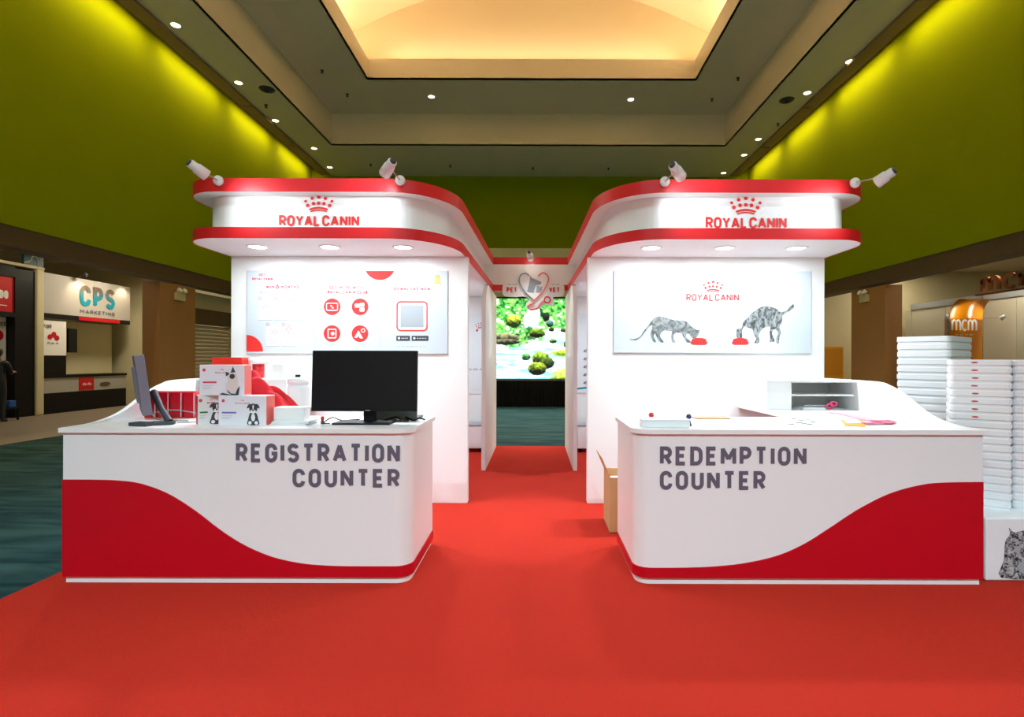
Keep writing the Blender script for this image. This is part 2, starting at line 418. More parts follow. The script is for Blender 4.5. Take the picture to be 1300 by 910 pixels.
cpart('cove_ledge', M['ceil'], vx0, SKX0-.04, vy0, vy1, Z4-.2, Z4-.15)
cpart('cove_ledge', M['ceil'], SKX1+.04, vx1, vy0, vy1, Z4-.2, Z4-.15)
cpart('cove_ledge', M['ceil'], SKX0-.04, SKX1+.04, SKY1+.04, vy1, Z4-.2, Z4-.15)
cpart('cove_ledge', M['ceil'], SKX0-.04, SKX1+.04, vy0, SKY0-.04, Z4-.2, Z4-.15)
RR, zc = 11.26, 2.33
prof = []
for i in range(25):
    dx = -6.2+12.4*i/24; prof.append((-.2+dx, zc+math.sqrt(RR*RR-dx*dx)))
full = [(vx0, Z4-.2)]+prof+[(vx1, Z4-.2)]
vb = MB(); n = len(full)
vb.add([(x,vy0,z) for x,z in full]+[(x,vy1,z) for x,z in full], [(i,i+1,n+i+1,n+i) for i in range(1,n-2)], True)
vb.add([(x,vy0,z) for x,z in full]+[(x,vy1,z) for x,z in full], [(0,1,n+1,n),(n-2,n-1,2*n-1,2*n-2)])
vb.build('barrel_vault', M['vault'], ce)
MB().poly([(x,vy1,z) for x,z in full]).build('vault_end_wall', M['vault'], ce)
MB().poly([(x,vy0,z) for x,z in full]).build('vault_end_wall', M['vault'], ce)

# ceiling downlights
ORD = 'first second third fourth fifth sixth seventh eighth ninth tenth eleventh twelfth thirteenth fourteenth fifteenth sixteenth seventeenth eighteenth nineteenth twentieth twenty-first twenty-second twenty-third twenty-fourth twenty-fifth'.split()
def downlight(p, r, label, group, power=0, ang=70, col=(1,.93,.84)):
    t = thing('downlight', p, label, 'downlight', group)
    MB().lathe(p, [(r*.78,.012),(r*.8,-.006),(r,-.012),(r*1.12,-.006),(r*1.12,.006)], 20).build('trim_ring', M['metal'], t)
    MB().disc(p+Vector((0,0,-.002)), (0,0,-1), r*.8).build('lens', M['lampw'], t)
    if power: spot('downlight_beam', p+Vector((0,0,-.05)), (p.x*.15, p.y-3.5 if p.y > 9 else p.y, 0), power, col, ang, .8, .09)
DP = 1000
for k, (u, v) in enumerate(((418,213),(398,189),(349,154),(302,106),(222,33))):
    downlight(PZ(u,v,Z2-.001), .118, '%s downlight from the back green wall in the soffit on the registration side' % ORD[k], 'downlights in the registration side soffit', DP)
for k, (u, v) in enumerate(((918,219),(944,196),(962,176),(1024,117),(1078,77))):
    downlight(PZ(u,v,Z2-.001), .118, '%s downlight from the back green wall in the soffit on the redemption side' % ORD[k], 'downlights in the redemption side soffit', DP)
for k, (u, v) in enumerate(((547,123),(800,126))):
    downlight(PZ(u,v,Z3-.001), .125, 'round downlight in the coffer behind the glowing skylight on the %s side' % ('registration','redemption')[k], 'coffer downlights', DP*1.3)
for x in (-8.0, 7.5):                              # the rows go on over and behind the camera
    for y in (7.0, 2.0, -3.0, -8.0):
        downlight(Vector((x,y,Z2-.001)), .14, 'round downlight in the side soffit nearer the hall entrance', 'downlights towards the hall entrance', DP*.15)
for x in (-6.2, -3, 0, 3, 5.8):  # unseen cool row added behind the camera to light the counter fronts
    downlight(Vector((x,-7.0,Z3-.001)), .15, 'round fill downlight added in the coffer at the hall entrance end', 'fill lights added at the hall entrance end', 2150, 130, (.62,.86,1))
def vent(u, v, z, label):
    p = PZ(u,v,z-.001); t = thing('ceiling_vent', p, label, 'vent')
    for k,r in enumerate((.18,.13,.08)): MB().lathe(p, [(r-.03,-.0-.02*k),(r,-.03-.02*k),(r+.03,-.0-.02*k)], 20).build('vent_ring', M['dgrey'], t)
    MB().disc(p+Vector((0,0,-.004)), (0,0,-1), .17).build('duct_mouth', M['black'], t)
vent(338,114,Z2,'dark round ceiling vent over the registration side'); vent(998,126,Z2,'dark round ceiling vent over the redemption side')
for u,v,z in ((408,90,Z3),(440,120,Z3),(936,98,Z3),(903,125,Z3),(987,156,Z2),(337,134,Z2),(470,209,Z2),(571,210,Z2),(676,213,Z2),(772,213,Z2)):
    p = PZ(u,v,z-.0)
    tag(MB().lathe(p, [(.05,0),(.05,-.02),(.02,-.03),(.02,-.07),(.045,-.08),(.001,-.085)], 12).build('sprinkler', M['dgrey'], origin=p), 'small dark sprinkler head on the plaster ceiling', 'sprinkler', 'ceiling sprinklers')

# ------------------------------------------------------------------ red carpet
tag(MB().box(-3.2, 4.1, -3, 8.9, 0, .008).build('red_carpet', carpet_red()), 'bright red exhibition carpet under both counters and the passage', 'carpet')

# ------------------------------------------------------------------ kiosks (mirrored pair)
ZA, ZB, ZC, ZD = 2.474, 2.565, 2.87, 2.978
def mx(poly, s): return [(CX+s*x, y) for x, y in poly]
def canopy_outline(ins):
    pts = [(.56+ins, 8.02), (.63+ins, 5.25)]
    pts += [(1.2-(.57-ins)*math.cos(R(a)), 5.25-(.70-ins)*math.sin(R(a))) for a in range(6, 91, 6)]
    r = .33-ins*.6; x1, y0 = 2.98-ins, 4.55+ins
    pts += [(x1-r+r*math.sin(R(a)), y0+r-r*math.cos(R(a))) for a in range(0, 91, 9)]
    pts += [(x1, 8.02)]
    return pts
def strip(path, z0, z1, off, s):
    """thin band standing proud of an open plan path (x mirrored by s)"""
    mb = MB(); n = len(path); A = []; B = []
    for i in range(n):
        a = Vector(path[max(i-1,0)]); b = Vector(path[min(i+1,n-1)]); d = (b-a).normalized()
        nn = Vector((-d.y, d.x)); p = Vector(path[i]); q = p-nn*off
        A.append(p); B.append(q)
    vs = [(CX+s*p.x,p.y,z0) for p in A]+[(CX+s*p.x,p.y,z1) for p in A]+[(CX+s*q.x,q.y,z0) for q in B]+[(CX+s*q.x,q.y,z1) for q in B]
    mb.add(vs, [(2*n+i,2*n+i+1,3*n+i+1,3*n+i) for i in range(n-1)], True)
    fs = []
    for i in range(n-1): fs += [(i,n+i,n+i+1,i+1),(n+i,3*n+i,3*n+i+1,n+i+1),(i,i+1,2*n+i+1,2*n+i)]
    fs += [(0,2*n,3*n,n),(n-1,2*n-1,4*n-1,3*n-1)]
    return mb.add(vs, fs)
def crown(mb, pl, cx, y0, w, k=1.0):
    S = w/110.0
    for x,y,r in ((-55,35,6),(-28,47,7),(0,53,8),(28,47,7),(55,35,6),(-46,17,7.5),(-22,25,7.5),(0,27,7.5),(22,25,7.5),(46,17,7.5)):
        add_disc(mb, pl, cx+x*S, y0+y*S, r*S, k, 12)
    add_ring(mb, pl, [(cx+x*S, y0+(8-x*x*.0058+.0)*S) for x in range(-38,39,4)], 8*S, k, False)
    add_ring(mb, pl, [(cx+x*S, y0+(-2-x*x*.0058)*S) for x in range(-34,35,4)], 5*S, k, False)
def kiosk(s, logo, label):
    base = (CX+s*1.77, 6.8, 0)
    t = thing('exhibition_kiosk', base, label, 'kiosk')
    xs = lambda a,b: tuple(sorted((CX+s*a, CX+s*b)))
    def wall(name,a,b,y0,y1,z0,z1,bev=.004):
        x0,x1 = xs(a,b); return MB().box(x0,x1,y0,y1,z0,z1).build(name, M['whitem'], t, bev)
    wall('front_wall', .60, 2.97, 5.36, 5.46, .008, ZA)
    wall('side_wall', 2.88, 2.97, 5.46, 8.78, .008, ZA)
    wall('back_wall', .62, 2.97, 8.78, 8.88, .008, ZA)
    # fin beside the passage with a rounded top front corner
    x0,x1 = xs(.57,.62)
    fin = [(8.88,.008),(6.94,.008),(6.94,2.0)]+[(6.94+.5*(1-math.cos(R(a))), 2.0+(ZA-2.0)*math.sin(R(a))) for a in range(10,91,10)]+[(8.88,ZA)]
    MB().ext([(x0,y,z) for y,z in fin], (x1-x0,0,0)).build('fin_panel', M['whitem'], t)
    wall('roof_panel', .63, 2.97, 8.03, 8.88, ZA, ZA+.04)
    # canopies
    lo = MB().prism(mx(canopy_outline(0), s), ZA, ZB, False).build('lower_canopy', M['whitem'], t)
    strip(canopy_outline(0), ZA-.002, ZB+.002, .006, s).build('edge_trim', M['redtrim'], lo)
    fa = MB().prism(mx(canopy_outline(.125), s), ZB, ZC, False).build('fascia', M['white'], t)
    up = MB().prism(mx(canopy_outline(0), s), ZC, ZD, False).build('upper_canopy', M['whitem'], t)
    strip(canopy_outline(0), ZC-.002, ZD+.002, .006, s).build('edge_trim', M['redtrim'], up)
    # lit logo on the fascia
    D = 4.675; pl = Plane2D((0, D-.003, 0), (1,0,0), (0,0,1), (0,-1,0), .003)
    (ua,ub,va,vb_,ca,cb,cv0,cv1) = logo
    pa = PX(ua,vb_,D); pb = PX(ub,va,D)
    mb = MB(); add_text(mb, pl, 'ROYAL CANIN', pa.x, pa.z, pb.z-pa.z, .019, gap=.007, space=.10, width=pb.x-pa.x)
    mb.build_split('letter', M['redp'], fa, .0025)
    c0 = PX(ca,cv1,D); c1 = PX(cb,cv0,D)
    mb = MB(); crown(mb, pl, (c0.x+c1.x)/2, c0.z+.035, (c1.x-c0.x)*.9); mb.build('crown_emblem', M['redp'], fa)['kind'] = 'stuff'
    # recessed lamps under the lower canopy
    for x in (1.135, 1.805, 2.465):
        p = Vector((CX+s*x, 4.9, ZA))
        r = MB().lathe(p, [(.075,.0),(.078,-.008),(.095,-.008),(.1,0)], 20).build('downlight_ring', M['metal'], lo)
        MB().disc(p+Vector((0,0,-.004)), (0,0,-1), .076).build('downlight_lens', M['lamp'], lo)
        disk('canopy_beam', p+Vector((0,0,-.010)), .15, CAN, COOL)
        spot('canopy_beam', p+Vector((0,0,-.02)), p+Vector((-s*.25,-.5,-2)), CAN*5, COOL, 100, .7, .06)
    # glowing disc and lamp added to brighten the room behind
    p = Vector((CX+s*1.5, 7.4, ZA)); MB().disc(p+Vector((0,0,-.004)), (0,0,-1), .076).build('downlight_lens', M['lamp'], lo)
    disk('room_fill', p+Vector((0,0,-.010)), .15, CAN*3, COOL)
    return t
CAN = 10.0
kiosk(-1, (354,456,274,288,386,423,251,272), 'white rounded kiosk with red canopy edges behind the registration counter')
kiosk(1, (895,998,275,289.5,926,966,252.5,273.5), 'white rounded kiosk with red canopy edges behind the redemption counter')

# bridge over the passage, its spotlight and the heart sign
br = thing('passage_bridge', (CX, 8.06, ZA), 'white bridge with two red bands joining the kiosks over the passage', 'bridge')
MB().box(CX-.68, CX+.68, 8.022, 8.1, ZB, ZC).build('bridge_fascia', M['whitem'], br)
MB().box(CX-.555, CX+.555, 8.022, 8.1, ZC, ZD).build('upper_band', M['redtrim'], br)
MB().box(CX-.555, CX+.555, 8.022, 8.1, ZA, ZB).build('lower_band', M['redtrim'], br)
D = 7.99
def SP(u, v): p = PX(u,v,D); return (p.x, p.z)
hs = thing('heart_sign', PX(677,395,D), 'white cut-out sign with a heart-shaped stethoscope above the passage', 'sign')
pl = Plane2D((0,D,0),(1,0,0),(0,0,1),(0,-1,0),.003)
plate = [(638,363),(641,359),(650,358),(657,360),(658,350),(662,344),(670,342),(677,346),(684,342),(693,344),(698,350),(699,360),(705,358),(713,359),(716,363),(716,372),(713,376),(702,377),(704,382),(700,388),(692,386),(684,392),(674,394),(668,390),(668,384),(673,380),(664,376),(655,377),(642,376),(638,372)]
MB().ext([(x,D+.03,z) for x,z in smooth_closed([SP(*p) for p in plate],3)], (0,-.03,0)).build('plate', M['whitem'], hs)
heart = [(672,350),(667,347),(661,349),(659,356),(662,364),(668,372),(678,381)]
heart2 = [(683,350),(689,346),(695,350),(696,356),(692,365),(686,373),(678,381),(677,385),(673,386),(670,389),(673,392),(681,391),(685,387),(688,383),(691,381)]
mb = MB(); mb.tube(smooth_path([PX(u,v,D-.008) for u,v in heart],4), .010, 6); mb.build('stethoscope_tube', M['mgrey'], hs)
mb = MB(); mb.tube(smooth_path([PX(u,v,D-.008) for u,v in heart2],4), .010, 6); mb.build('stethoscope_tube', mat('salmon_tube', rgb(236,120,110), .5), hs)
mb = MB(); add_ring(mb, pl, arc(*SP(694.5,380.5), .045,.045,0,345,16), .02, 2); mb.build('stethoscope_disc', M['redp'], hs)
mb = MB(); add_poly(mb, pl, [SP(*p) for p in ((669,370),(671,362),(673,350),(675,353),(680,355),(687,358),(686,361),(680,362),(677,371))], 1.5); mb.build('animal_print', M['mgrey'], hs)
mb = MB(); add_poly(mb, pl, [SP(*p) for p in ((680,371),(681,363),(683,362),(685,365),(688,363),(688,368),(686,371))], 1.6); mb.build('animal_print', M['lgrey'], hs)
mb = MB()
add_text(mb, pl, 'PET', *SP(643,371), .075, .017, width=.155); add_text(mb, pl, 'VET', *SP(697,371), .075, .017, width=.155)
mb.build_split('letter', M['redp'], hs, .0025)
mb = MB()
add_text(mb, pl, 'TAKE YOUR', *SP(643,362), .02, .004, width=.15); add_text(mb, pl, 'TO THE', *SP(700,362), .02, .004, width=.11)
mb.build_split('small_lettering', M['mgrey'], hs, .05)

def arm_spot(mount, back, front, label, power, target, n=(0,-1,0), ang=120):
    mount, back, front = Vector(mount), Vector(back), Vector(front)
    t = thing('arm_spotlight', mount, label, 'spotlight')
    nn = Vector(n)
    MB().lathe(mount, [(.0,.0),(.042,.0),(.042,.02),(.03,.03),(.0,.032)], 18, nn).build('mount_disc', M['metal'], t)
    d = (front-back).normalized(); mid = back*.45+front*.55
    MB().tube([mount+nn*.025, mid-d*.02], .006, 6).build('arm', M['chrome'], t)
    L = (front-back).length
    hd = MB().lathe(back, [(.0,0),(.032,0),(.036,.01),(.036,L*.35),(.043,L*.4),(.046,L),(.04,L),(.04,L-.01)], 18, d).build('lamp_head', M['metal'], t)
    MB().disc(front-d*.008, d, .04).build('lens', M['lamp'], hd)
    MB().lathe(back-d*.012, [(.0,0),(.025,0),(.025,.014)], 14, d).build('end_cap', M['dgrey'], hd)
    if power: spot('arm_beam', front+d*.02, target, power, COOL, ang, .9, .035)
ARM = 14.0
arm_spot((-2.69,4.544,2.955), PX(240,208,4.1), PX(262,224,4.2), 'white arm spotlight on the outer end of the registration canopy', ARM, (-2.2,4.67,2.68))
arm_spot((-1.15,4.544,2.96), PX(498,205,4.1), PX(488,221,4.22), 'white arm spotlight tilted over the passage end of the registration canopy', ARM, (-1.65,4.67,2.68))
arm_spot((1.09,4.544,2.955), PX(853,209,4.1), PX(864,224,4.22), 'white arm spotlight tilted over the passage end of the redemption canopy', ARM, (1.55,4.67,2.68))
arm_spot((2.70,4.544,2.95), PX(1134,216,4.1), PX(1112,231,4.2), 'white arm spotlight on the outer end of the redemption canopy', ARM, (2.1,4.67,2.68))
arm_spot((CX-.0,8.021,2.95), (CX-.02,7.72,2.99), (CX,7.8,2.93), 'small white spotlight on the bridge above the heart sign', 45, (CX,6.7,0), ang=104)

# ------------------------------------------------------------------ wall posters
def board(name, u0, u1, v0, v1, D, th, label, m='whitem'):
    a = PX(u0,v1,D); b = PX(u1,v0,D)
    t = thing(name, (a.x*.5+b.x*.5, D+th, a.z), label, 'poster')
    MB().box(a.x,b.x,D,D+th,a.z,b.z).build('board', mat('poster_paper', rgb(198,206,214), .5), t, .002)
    return t
D = 5.345; pl = Plane2D((0,D,0),(1,0,0),(0,0,1),(0,-1,0),.0015); k1 = D/F
S2 = lambda u,v: (PX(u,v,D).x, PX(u,v,D).z)
pb = board('wall_poster', 313,568,344,449.5,D,.014,'wide white poster with red round icons on the wall behind the big monitor')
mr, mp_, mg, ml, mk, mw = MB(), MB(), MB(), MB(), MB(), MB()
cx_, cz_ = S2(313,447); add_poly(mr, pl, [(cx_,cz_)]+arc(cx_,cz_,21*k1,21*k1,0,90,10))
cx_, cz_ = S2(483,336); add_poly(mr, pl, arc(*S2(482,337), 19.5*k1, 19*k1, 203, 337, 14))
def T(mb,s,u,v,hpx,wpx,tpx=.9,al='C'): add_text(mb, pl, s, *S2(u,v), hpx*k1, tpx*k1, width=wpx*k1, align=al)
T(mp_,'GET',333,351.5,3.4,9,.7); T(mr,'ROYAL CANIN',333,356.5,3.2,26,.8)
T(mr,'WIN',343,367,4.2,11); T(mr,'6',352,367.5,6.4,4.6,1.2); T(mp_,'MONTHS',368,367,4.2,22)
T(ml,'WORTH OF PET FOOD',357,374,3.6,55,.7)
T(mp_,'GET MORE WITH',439,367.5,3.8,42,.8); T(mr,'ROYAL CANIN CLUB',441,373.5,3.8,51,.9)
T(mr,'DOWNLOAD NOW',523,369,3.6,46,.8); T(ml,'~~~~~~',523,375.5,1.8,32,.4)
for u,v in ((337,394),(357,394),(377,394),(347,427),(367,427)):      # five step cards
    add_poly(mw, pl, rrect(*[*sorted((S2(u-9,v)[0],S2(u+8,v)[0])), *sorted((S2(u,v+13)[1],S2(u,v-12)[1]))], 2*k1), .6)
    add_quads(ml, pl, ribbon([S2(u-9,v+13.2),S2(u+8,v+13.2)], .8*k1), 1)
    add_ring(mp_, pl, arc(*S2(u-7,v-14.5),1.8*k1,1.8*k1,0,330,10), .5*k1)
    add_quads(mp_, pl, [[(a+S2(u,v)[0],b+S2(u,v+7)[1]) for a,b in q] for q in text_quads('~~~~',2*k1,.35*k1,width=11*k1,align='C')])
    add_quads(mp_, pl, [[(a+S2(u,v)[0],b+S2(u,v+10)[1]) for a,b in q] for q in text_quads('~~~',2*k1,.35*k1,width=9*k1,align='C')])
a = S2(337,390); add_ring(mg, pl, [(a[0]-6*k1,a[1]-6*k1),(a[0]+6*k1,a[1]-6*k1),(a[0]+6*k1,a[1]+6*k1),(a[0]-6*k1,a[1]+6*k1)], .5*k1)
for u,v in ((337,390),(356,389)): add_ring(mp_, pl, [S2(u-3,v+2),S2(u-1.5,v-1.5),S2(u+1.5,v-1.5),S2(u+3,v+2)], .6*k1)
add_ring(mp_, pl, [S2(374,385),S2(380,385),S2(380,394),S2(374,394)], .5*k1)
add_ring(mp_, pl, [S2(342,424),S2(342,419),S2(346,422),S2(350,418),S2(351,424)], .6*k1)
add_ring(mp_, pl, [S2(366,414),S2(363,418),S2(366,425),S2(369,418)], .7*k1)
for u,v in ((421.5,390),(457,390),(421.5,424),(457,424)):
    add_disc(mr, pl, *S2(u,v), 10.6*k1, 1, 28)
    for j in (13.2,15): add_quads(ml, pl, [[(q0+S2(u,v)[0],q1+S2(u,v+j)[1]) for q0,q1 in q] for q in text_quads('~~~~~~',1.6*k1,.35*k1,width=(21 if j<14 else 15)*k1,align='C')])
u,v = 421.5,390; add_ring(mw, pl, rrect(S2(u-7,v)[0],S2(u+7,v)[0],S2(u,v+4.5)[1],S2(u,v-4.5)[1],1.5*k1), 1*k1, 2); T(mw,'%',u,v+2.6,5,5,1)
u,v = 457,390
for q,r_ in ((-3.5,-1.5),(2.5,-2.5),(2.5,3.5)): add_poly(mw, pl, rrect(S2(u+q-3,v)[0],S2(u+q+3,v)[0],S2(u,v+r_+2.4)[1],S2(u,v+r_-2.4)[1],.8*k1), 2)
u,v = 421.5,424; add_ring(mw, pl, rrect(S2(u-5,v)[0],S2(u+5,v)[0],S2(u,v+5.5)[1],S2(u,v-5.5)[1],1*k1), 1.3*k1, 2); add_disc(mw, pl, *S2(u+.8,v), 2.3*k1, 2, 12)
u,v = 457,424; add_poly(mw, pl, [S2(*p) for p in ((u-7,v+5),(u-2,v-4),(u+4,v+6),(u,v+6),(u-2,v+3),(u-4,v+5.5))], 2); add_ring(mw, pl, arc(*S2(u+4,v-4),2.2*k1,2.2*k1,0,330,10),.9*k1,2)
add_ring(mr, pl, rrect(S2(504,0)[0],S2(542,0)[0],S2(0,420)[1],S2(0,383.5)[1],4.5*k1), 1.6*k1, 1)
add_poly(ml, pl, rrect(S2(508.5,0)[0],S2(537.5,0)[0],S2(0,415.5)[1],S2(0,388)[1],1*k1), .8)
for u0,u1 in ((503,520.5),(522.5,544)):
    add_poly(mk, pl, rrect(S2(u0,0)[0],S2(u1,0)[0],S2(0,433)[1],S2(0,426.5)[1],1*k1), 1)
    add_disc(mw, pl, *S2(u0+3.5,429.7), 1.5*k1, 2, 10)
    add_quads(mw, pl, [[(q0+S2(u0+6.5,0)[0],q1+S2(0,430.8)[1]) for q0,q1 in q] for q in text_quads('~~~~',2.4*k1,.5*k1,width=(u1-u0-9)*k1)], 2)
T(ml,'~~~~~~~',523,441,1.8,38,.4)
add_quads(ml, pl, ribbon([S2(399,352),S2(399,445)], .4*k1), 1); add_quads(ml, pl, ribbon([S2(482,362),S2(482,445)], .4*k1), 1)
mgd = MB()
add_poly(mgd, pl, [S2(*p) for p in ((551,350),(559,350),(558,357),(560,361),(554,361),(550,361),(552,356))], 1); add_disc(mgd, pl, *S2(555,352), 3.4*k1, 1.6, 14)
for mbx,nm,mm in ((mr,'red_print',M['redp']),(mp_,'pale_red_print',M['pink']),(mg,'grey_print',M['mgrey']),(ml,'light_grey_print',M['lgrey']),(mk,'black_print',M['dgrey']),(mw,'white_print',M['white']),(mgd,'gold_print',M['gold'])):
    for o in mbx.build_split(nm, mm, pb, 3.2*k1):
        if len(o.data.polygons) > 12: o['kind'] = 'stuff'     # fine print

pc = board('wall_poster', 779,1030,343.5,447.5,D,.014,'wide white poster with two feeding cats on the wall behind the redemption counter')
mr = MB(); a = S2(871,381.5); add_text(mr, pl, 'ROYAL CANIN', *a, 9*k1, 1.5*k1, gap=.7*k1, space=.12, width=67*k1)
crown(mr, pl, S2(905,0)[0], S2(0,368.5)[1], 23*k1); [tag(o, kind='stuff') for o in mr.build_split('red_print', M['redp'], pc, 3*k1)]
def fur(name, dark, light, sc_=60, st=(1,1,3)):
    m = mat(name, dark, .7); nt = m.node_tree; b = nt.nodes['Principled BSDF']
    tc = nt.nodes.new('ShaderNodeTexCoord'); mpn = nt.nodes.new('ShaderNodeMapping'); mpn.inputs['Scale'].default_value = st
    nz = nt.nodes.new('ShaderNodeTexNoise'); nz.inputs['Scale'].default_value = sc_; nz.inputs['Detail'].default_value = 4; nz.inputs['Distortion'].default_value = 1.2
    cr = nt.nodes.new('ShaderNodeValToRGB'); cr.color_ramp.elements[0].position=.40; cr.color_ramp.elements[1].position=.62
    cr.color_ramp.elements[0].color = dark; cr.color_ramp.elements[1].color = light
    nt.links.new(tc.outputs['Object'], mpn.inputs[0]); nt.links.new(mpn.outputs[0], nz.inputs[0]); nt.links.new(nz.outputs[0], cr.inputs[0]); nt.links.new(cr.outputs[0], b.inputs['Base Color'])
    return m
furA = fur('grey_cat_print', rgb(88,92,92), rgb(150,155,155), 14, (1,1,1)); furB = fur('tabby_cat_print', rgb(60,64,64), rgb(150,154,154), 20, (1.3,1,.8))
q = lambda x,y: S2(800+x/5.909, 350+y/5.909)
catA = [(0,472),(40,470),(75,450),(110,400),(150,350),(175,318),(215,302),(260,310),(330,330),(380,332),(430,345),(455,375),(480,392),(505,405),(520,398),(518,425),(500,455),(480,468),(455,455),(440,432),(420,440),(425,465),(450,485),(455,497),(425,496),(395,450),(385,428),(345,425),(325,445),(328,480),(342,494),(315,497),(308,450),(312,415),(285,410),(250,408),(230,430),(225,455),(250,490),(240,499),(215,485),(195,450),(185,430),(175,450),(190,485),(190,497),(172,490),(150,440),(160,405),(165,370),(150,375),(110,420),(80,462),(45,482),(5,482)]
catB = [(1222,208),(1225,235),(1190,262),(1150,285),(1140,300),(1138,340),(1118,380),(1130,420),(1118,460),(1115,500),(1095,500),(1095,465),(1108,425),(1085,395),(1062,425),(1080,470),(1078,490),(1045,490),(1050,470),(1045,420),(1050,380),(1010,385),(985,400),(965,440),(968,480),(965,500),(930,500),(945,470),(925,430),(915,395),(875,385),(862,375),(840,400),(838,460),(800,460),(798,395),(835,390),(848,340),(880,310),(920,270),(980,230),(1040,225),(1100,245),(1125,268),(1170,255),(1200,225)]
mb = MB(); add_poly(mb, pl, smooth_closed([q(*p) for p in catA],3)); mb.build('cat_print', furA, pc)
mb = MB(); add_poly(mb, pl, smooth_closed([q(*p) for p in catB],3)); mb.build('cat_print', furB, pc)
mb = MB()
for x in (515,825): add_poly(mb, pl, [q(*p) for p in ((x-65,505),(x-50,470),(x-20,463),(x+20,463),(x+50,470),(x+65,505),(x+45,514),(x-45,514))], 2)
mb.build_split('red_bowl_print', M['redp'], pc, .02)

# ------------------------------------------------------------------ counters
YC0, YC1 = 3.435, 4.17
def counter(s, label, lines, wave_pts, rlabel, elabel, slabel):
    base = (CX+s*1.83, 3.8, .008); t = thing('service_counter', base, label, 'counter')
    xo, xi, r = 2.95, .72, .10
    def outline(o):
        xi2, xo2, y0, y1 = xi-o, xo+o, YC0-o, YC1+o*.3
        rr = r+o
        return [(xo2,y1),(xo2,y0)]+[(xi2+rr-rr*math.sin(R(a)), y0+rr-rr*math.cos(R(a))) for a in range(0,91,9)]+[(xi2,y1)]
    MB().prism(mx(outline(-.012),s), .008, .052).build('plinth', M['white'], t)
    MB().prism(mx(outline(0),s), .05, .974).build('body', M['white'], t, .002)
    MB().prism(mx(outline(.018),s), .974, 1.004).build('worktop', M['white'], t, .004)
    # red wave wrapping the front and the passage end
    path = []
    N = 60
    for i in range(N+1): path.append((xo-(xo-xi-r)*i/N, YC0))
    path += [(xi+r-r*math.sin(R(a)), YC0+r-r*math.cos(R(a))) for a in range(9,91,9)]+[(xi,YC1)]
    W = smooth_path([Vector((abs((u-U0)/198.0-CX), H-(v-V0)/198.0, 0)) for u,v in wave_pts], 8)
    def top(x):
        for a,b in zip(W[:-1],W[1:]):
            if a.x >= x >= b.x: return a.y+(b.y-a.y)*(a.x-x)/max(a.x-b.x,1e-6)
        return W[-1].y if x < W[-1].x else W[0].y
    A = [Vector(p) for p in path]; n = len(A); vs = []; off = .006
    tops = []
    for i,p in enumerate(A):
        a = A[max(i-1,0)]; b = A[min(i+1,n-1)]; d = (b-a).normalized(); nn = Vector((-d.y,d.x))
        if nn.dot(Vector((p.x-1.8,p.y-3.9))) < 0: nn = -nn
        qv = p+nn*off; z = top(p.x) if i <= N else W[-1].y
        vs += [(CX+s*qv.x,qv.y,.05),(CX+s*qv.x,qv.y,z),(CX+s*p.x,p.y,z),(CX+s*p.x,p.y,.05)]
    fs = []
    for i in range(n-1):
        for k in range(4): fs.append((4*i+k,4*i+(k+1)%4,4*(i+1)+(k+1)%4,4*(i+1)+k))
    fs += [(0,1,2,3),(4*n-4,4*n-1,4*n-2,4*n-3)]
    MB().add(vs, fs).build('red_wave_panel', M['red'], t)
    pl = Plane2D((0,YC0,0),(1,0,0),(0,0,1),(0,-1,0),.003)
    for k,(txt,u0,u1,v0,v1) in enumerate(lines):
        mb = MB(); a = PX(u0,v1,YC0); b = PX(u1,v0,YC0)
        add_text(mb, pl, txt, a.x, a.z, b.z-a.z, .0245, width=b.x-a.x); mb.build_split('letter', M['grey'], t, .0025)
    # tall curved end panel running back to the kiosk wall
    t = thing('return_desk', (CX+s*2.5, 4.7, .008), rlabel, 'desk')
    pts = [(3.5,1.005),(3.69,1.012),(3.91,1.06),(4.16,1.18),(4.35,1.245),(4.55,1.27),(5.35,1.27)]
    pts = [(p.x,p.y) for p in smooth_path([Vector((a,b,0)) for a,b in pts],6)]
    x0,x1 = sorted((CX+s*2.93, CX+s*2.965))
    tag(MB().ext([(x0,y,z) for y,z in [(3.47,1.0045)]+pts+[(5.35,1.0045)]],(x1-x0,0,0)).build('curved_end_screen', M['white']), elabel, 'screen panel')
    MB().box(x0,x1,YC1+.02,5.35,.008,1.004).build('side_panel', M['white'], t)
    x0,x1 = sorted((CX+s*2.10, CX+s*2.93))
    MB().box(x0,x1,YC1+.02,5.35,.974,1.004).build('return_worktop', M['white'], t, .003)
    # pigeon-hole shelf standing at the back of the return
    t = thing('pigeon_hole_shelf', (CX+s*2.53, 5.05, 1.004), slabel, 'shelf')
    sx0,sx1 = CX+s*2.13, CX+s*2.93
    a,b = sorted((sx0,sx1)); y0 = 4.75
    MB().box(a,b,5.2,5.35,1.004,1.27).build('shelf_back', M['white'], t)
    MB().box(a,b,y0,5.2,1.25,1.27).build('shelf_top', M['white'], t, .002)
    MB().box(a+.02,b-.02,y0+.01,5.2,1.13,1.142).build('shelf', M['white'], t)
    inner = (a,a+.22) if s>0 else (b-.22,b)
    MB().box(*inner,y0,5.2,1.004,1.25).build('shelf_cheek', M['white'], t)
    return t
wave = [(81,610),(120,610),(150,611),(180,615),(215,628),(250,650),(280,673),(310,692),(345,707),(380,715),(410,718),(440,719),(500,719),(537,719)]
counter(-1, 'white registration counter with a red wave along its front', [('REGISTRATION',300,508,563.5,587.5),('COUNTER',372,508,595.5,619)], wave, 'white return desk joining the registration counter to its kiosk', 'white curved end screen rising behind the row of red packs', 'white open shelf carrying the red box behind the packs')
waveR = [(1254,610),(1200,611),(1170,614),(1130,625),(1090,645),(1055,668),(1020,690),(985,705),(945,714),(910,718),(880,719.5),(850,720),(800,720)]
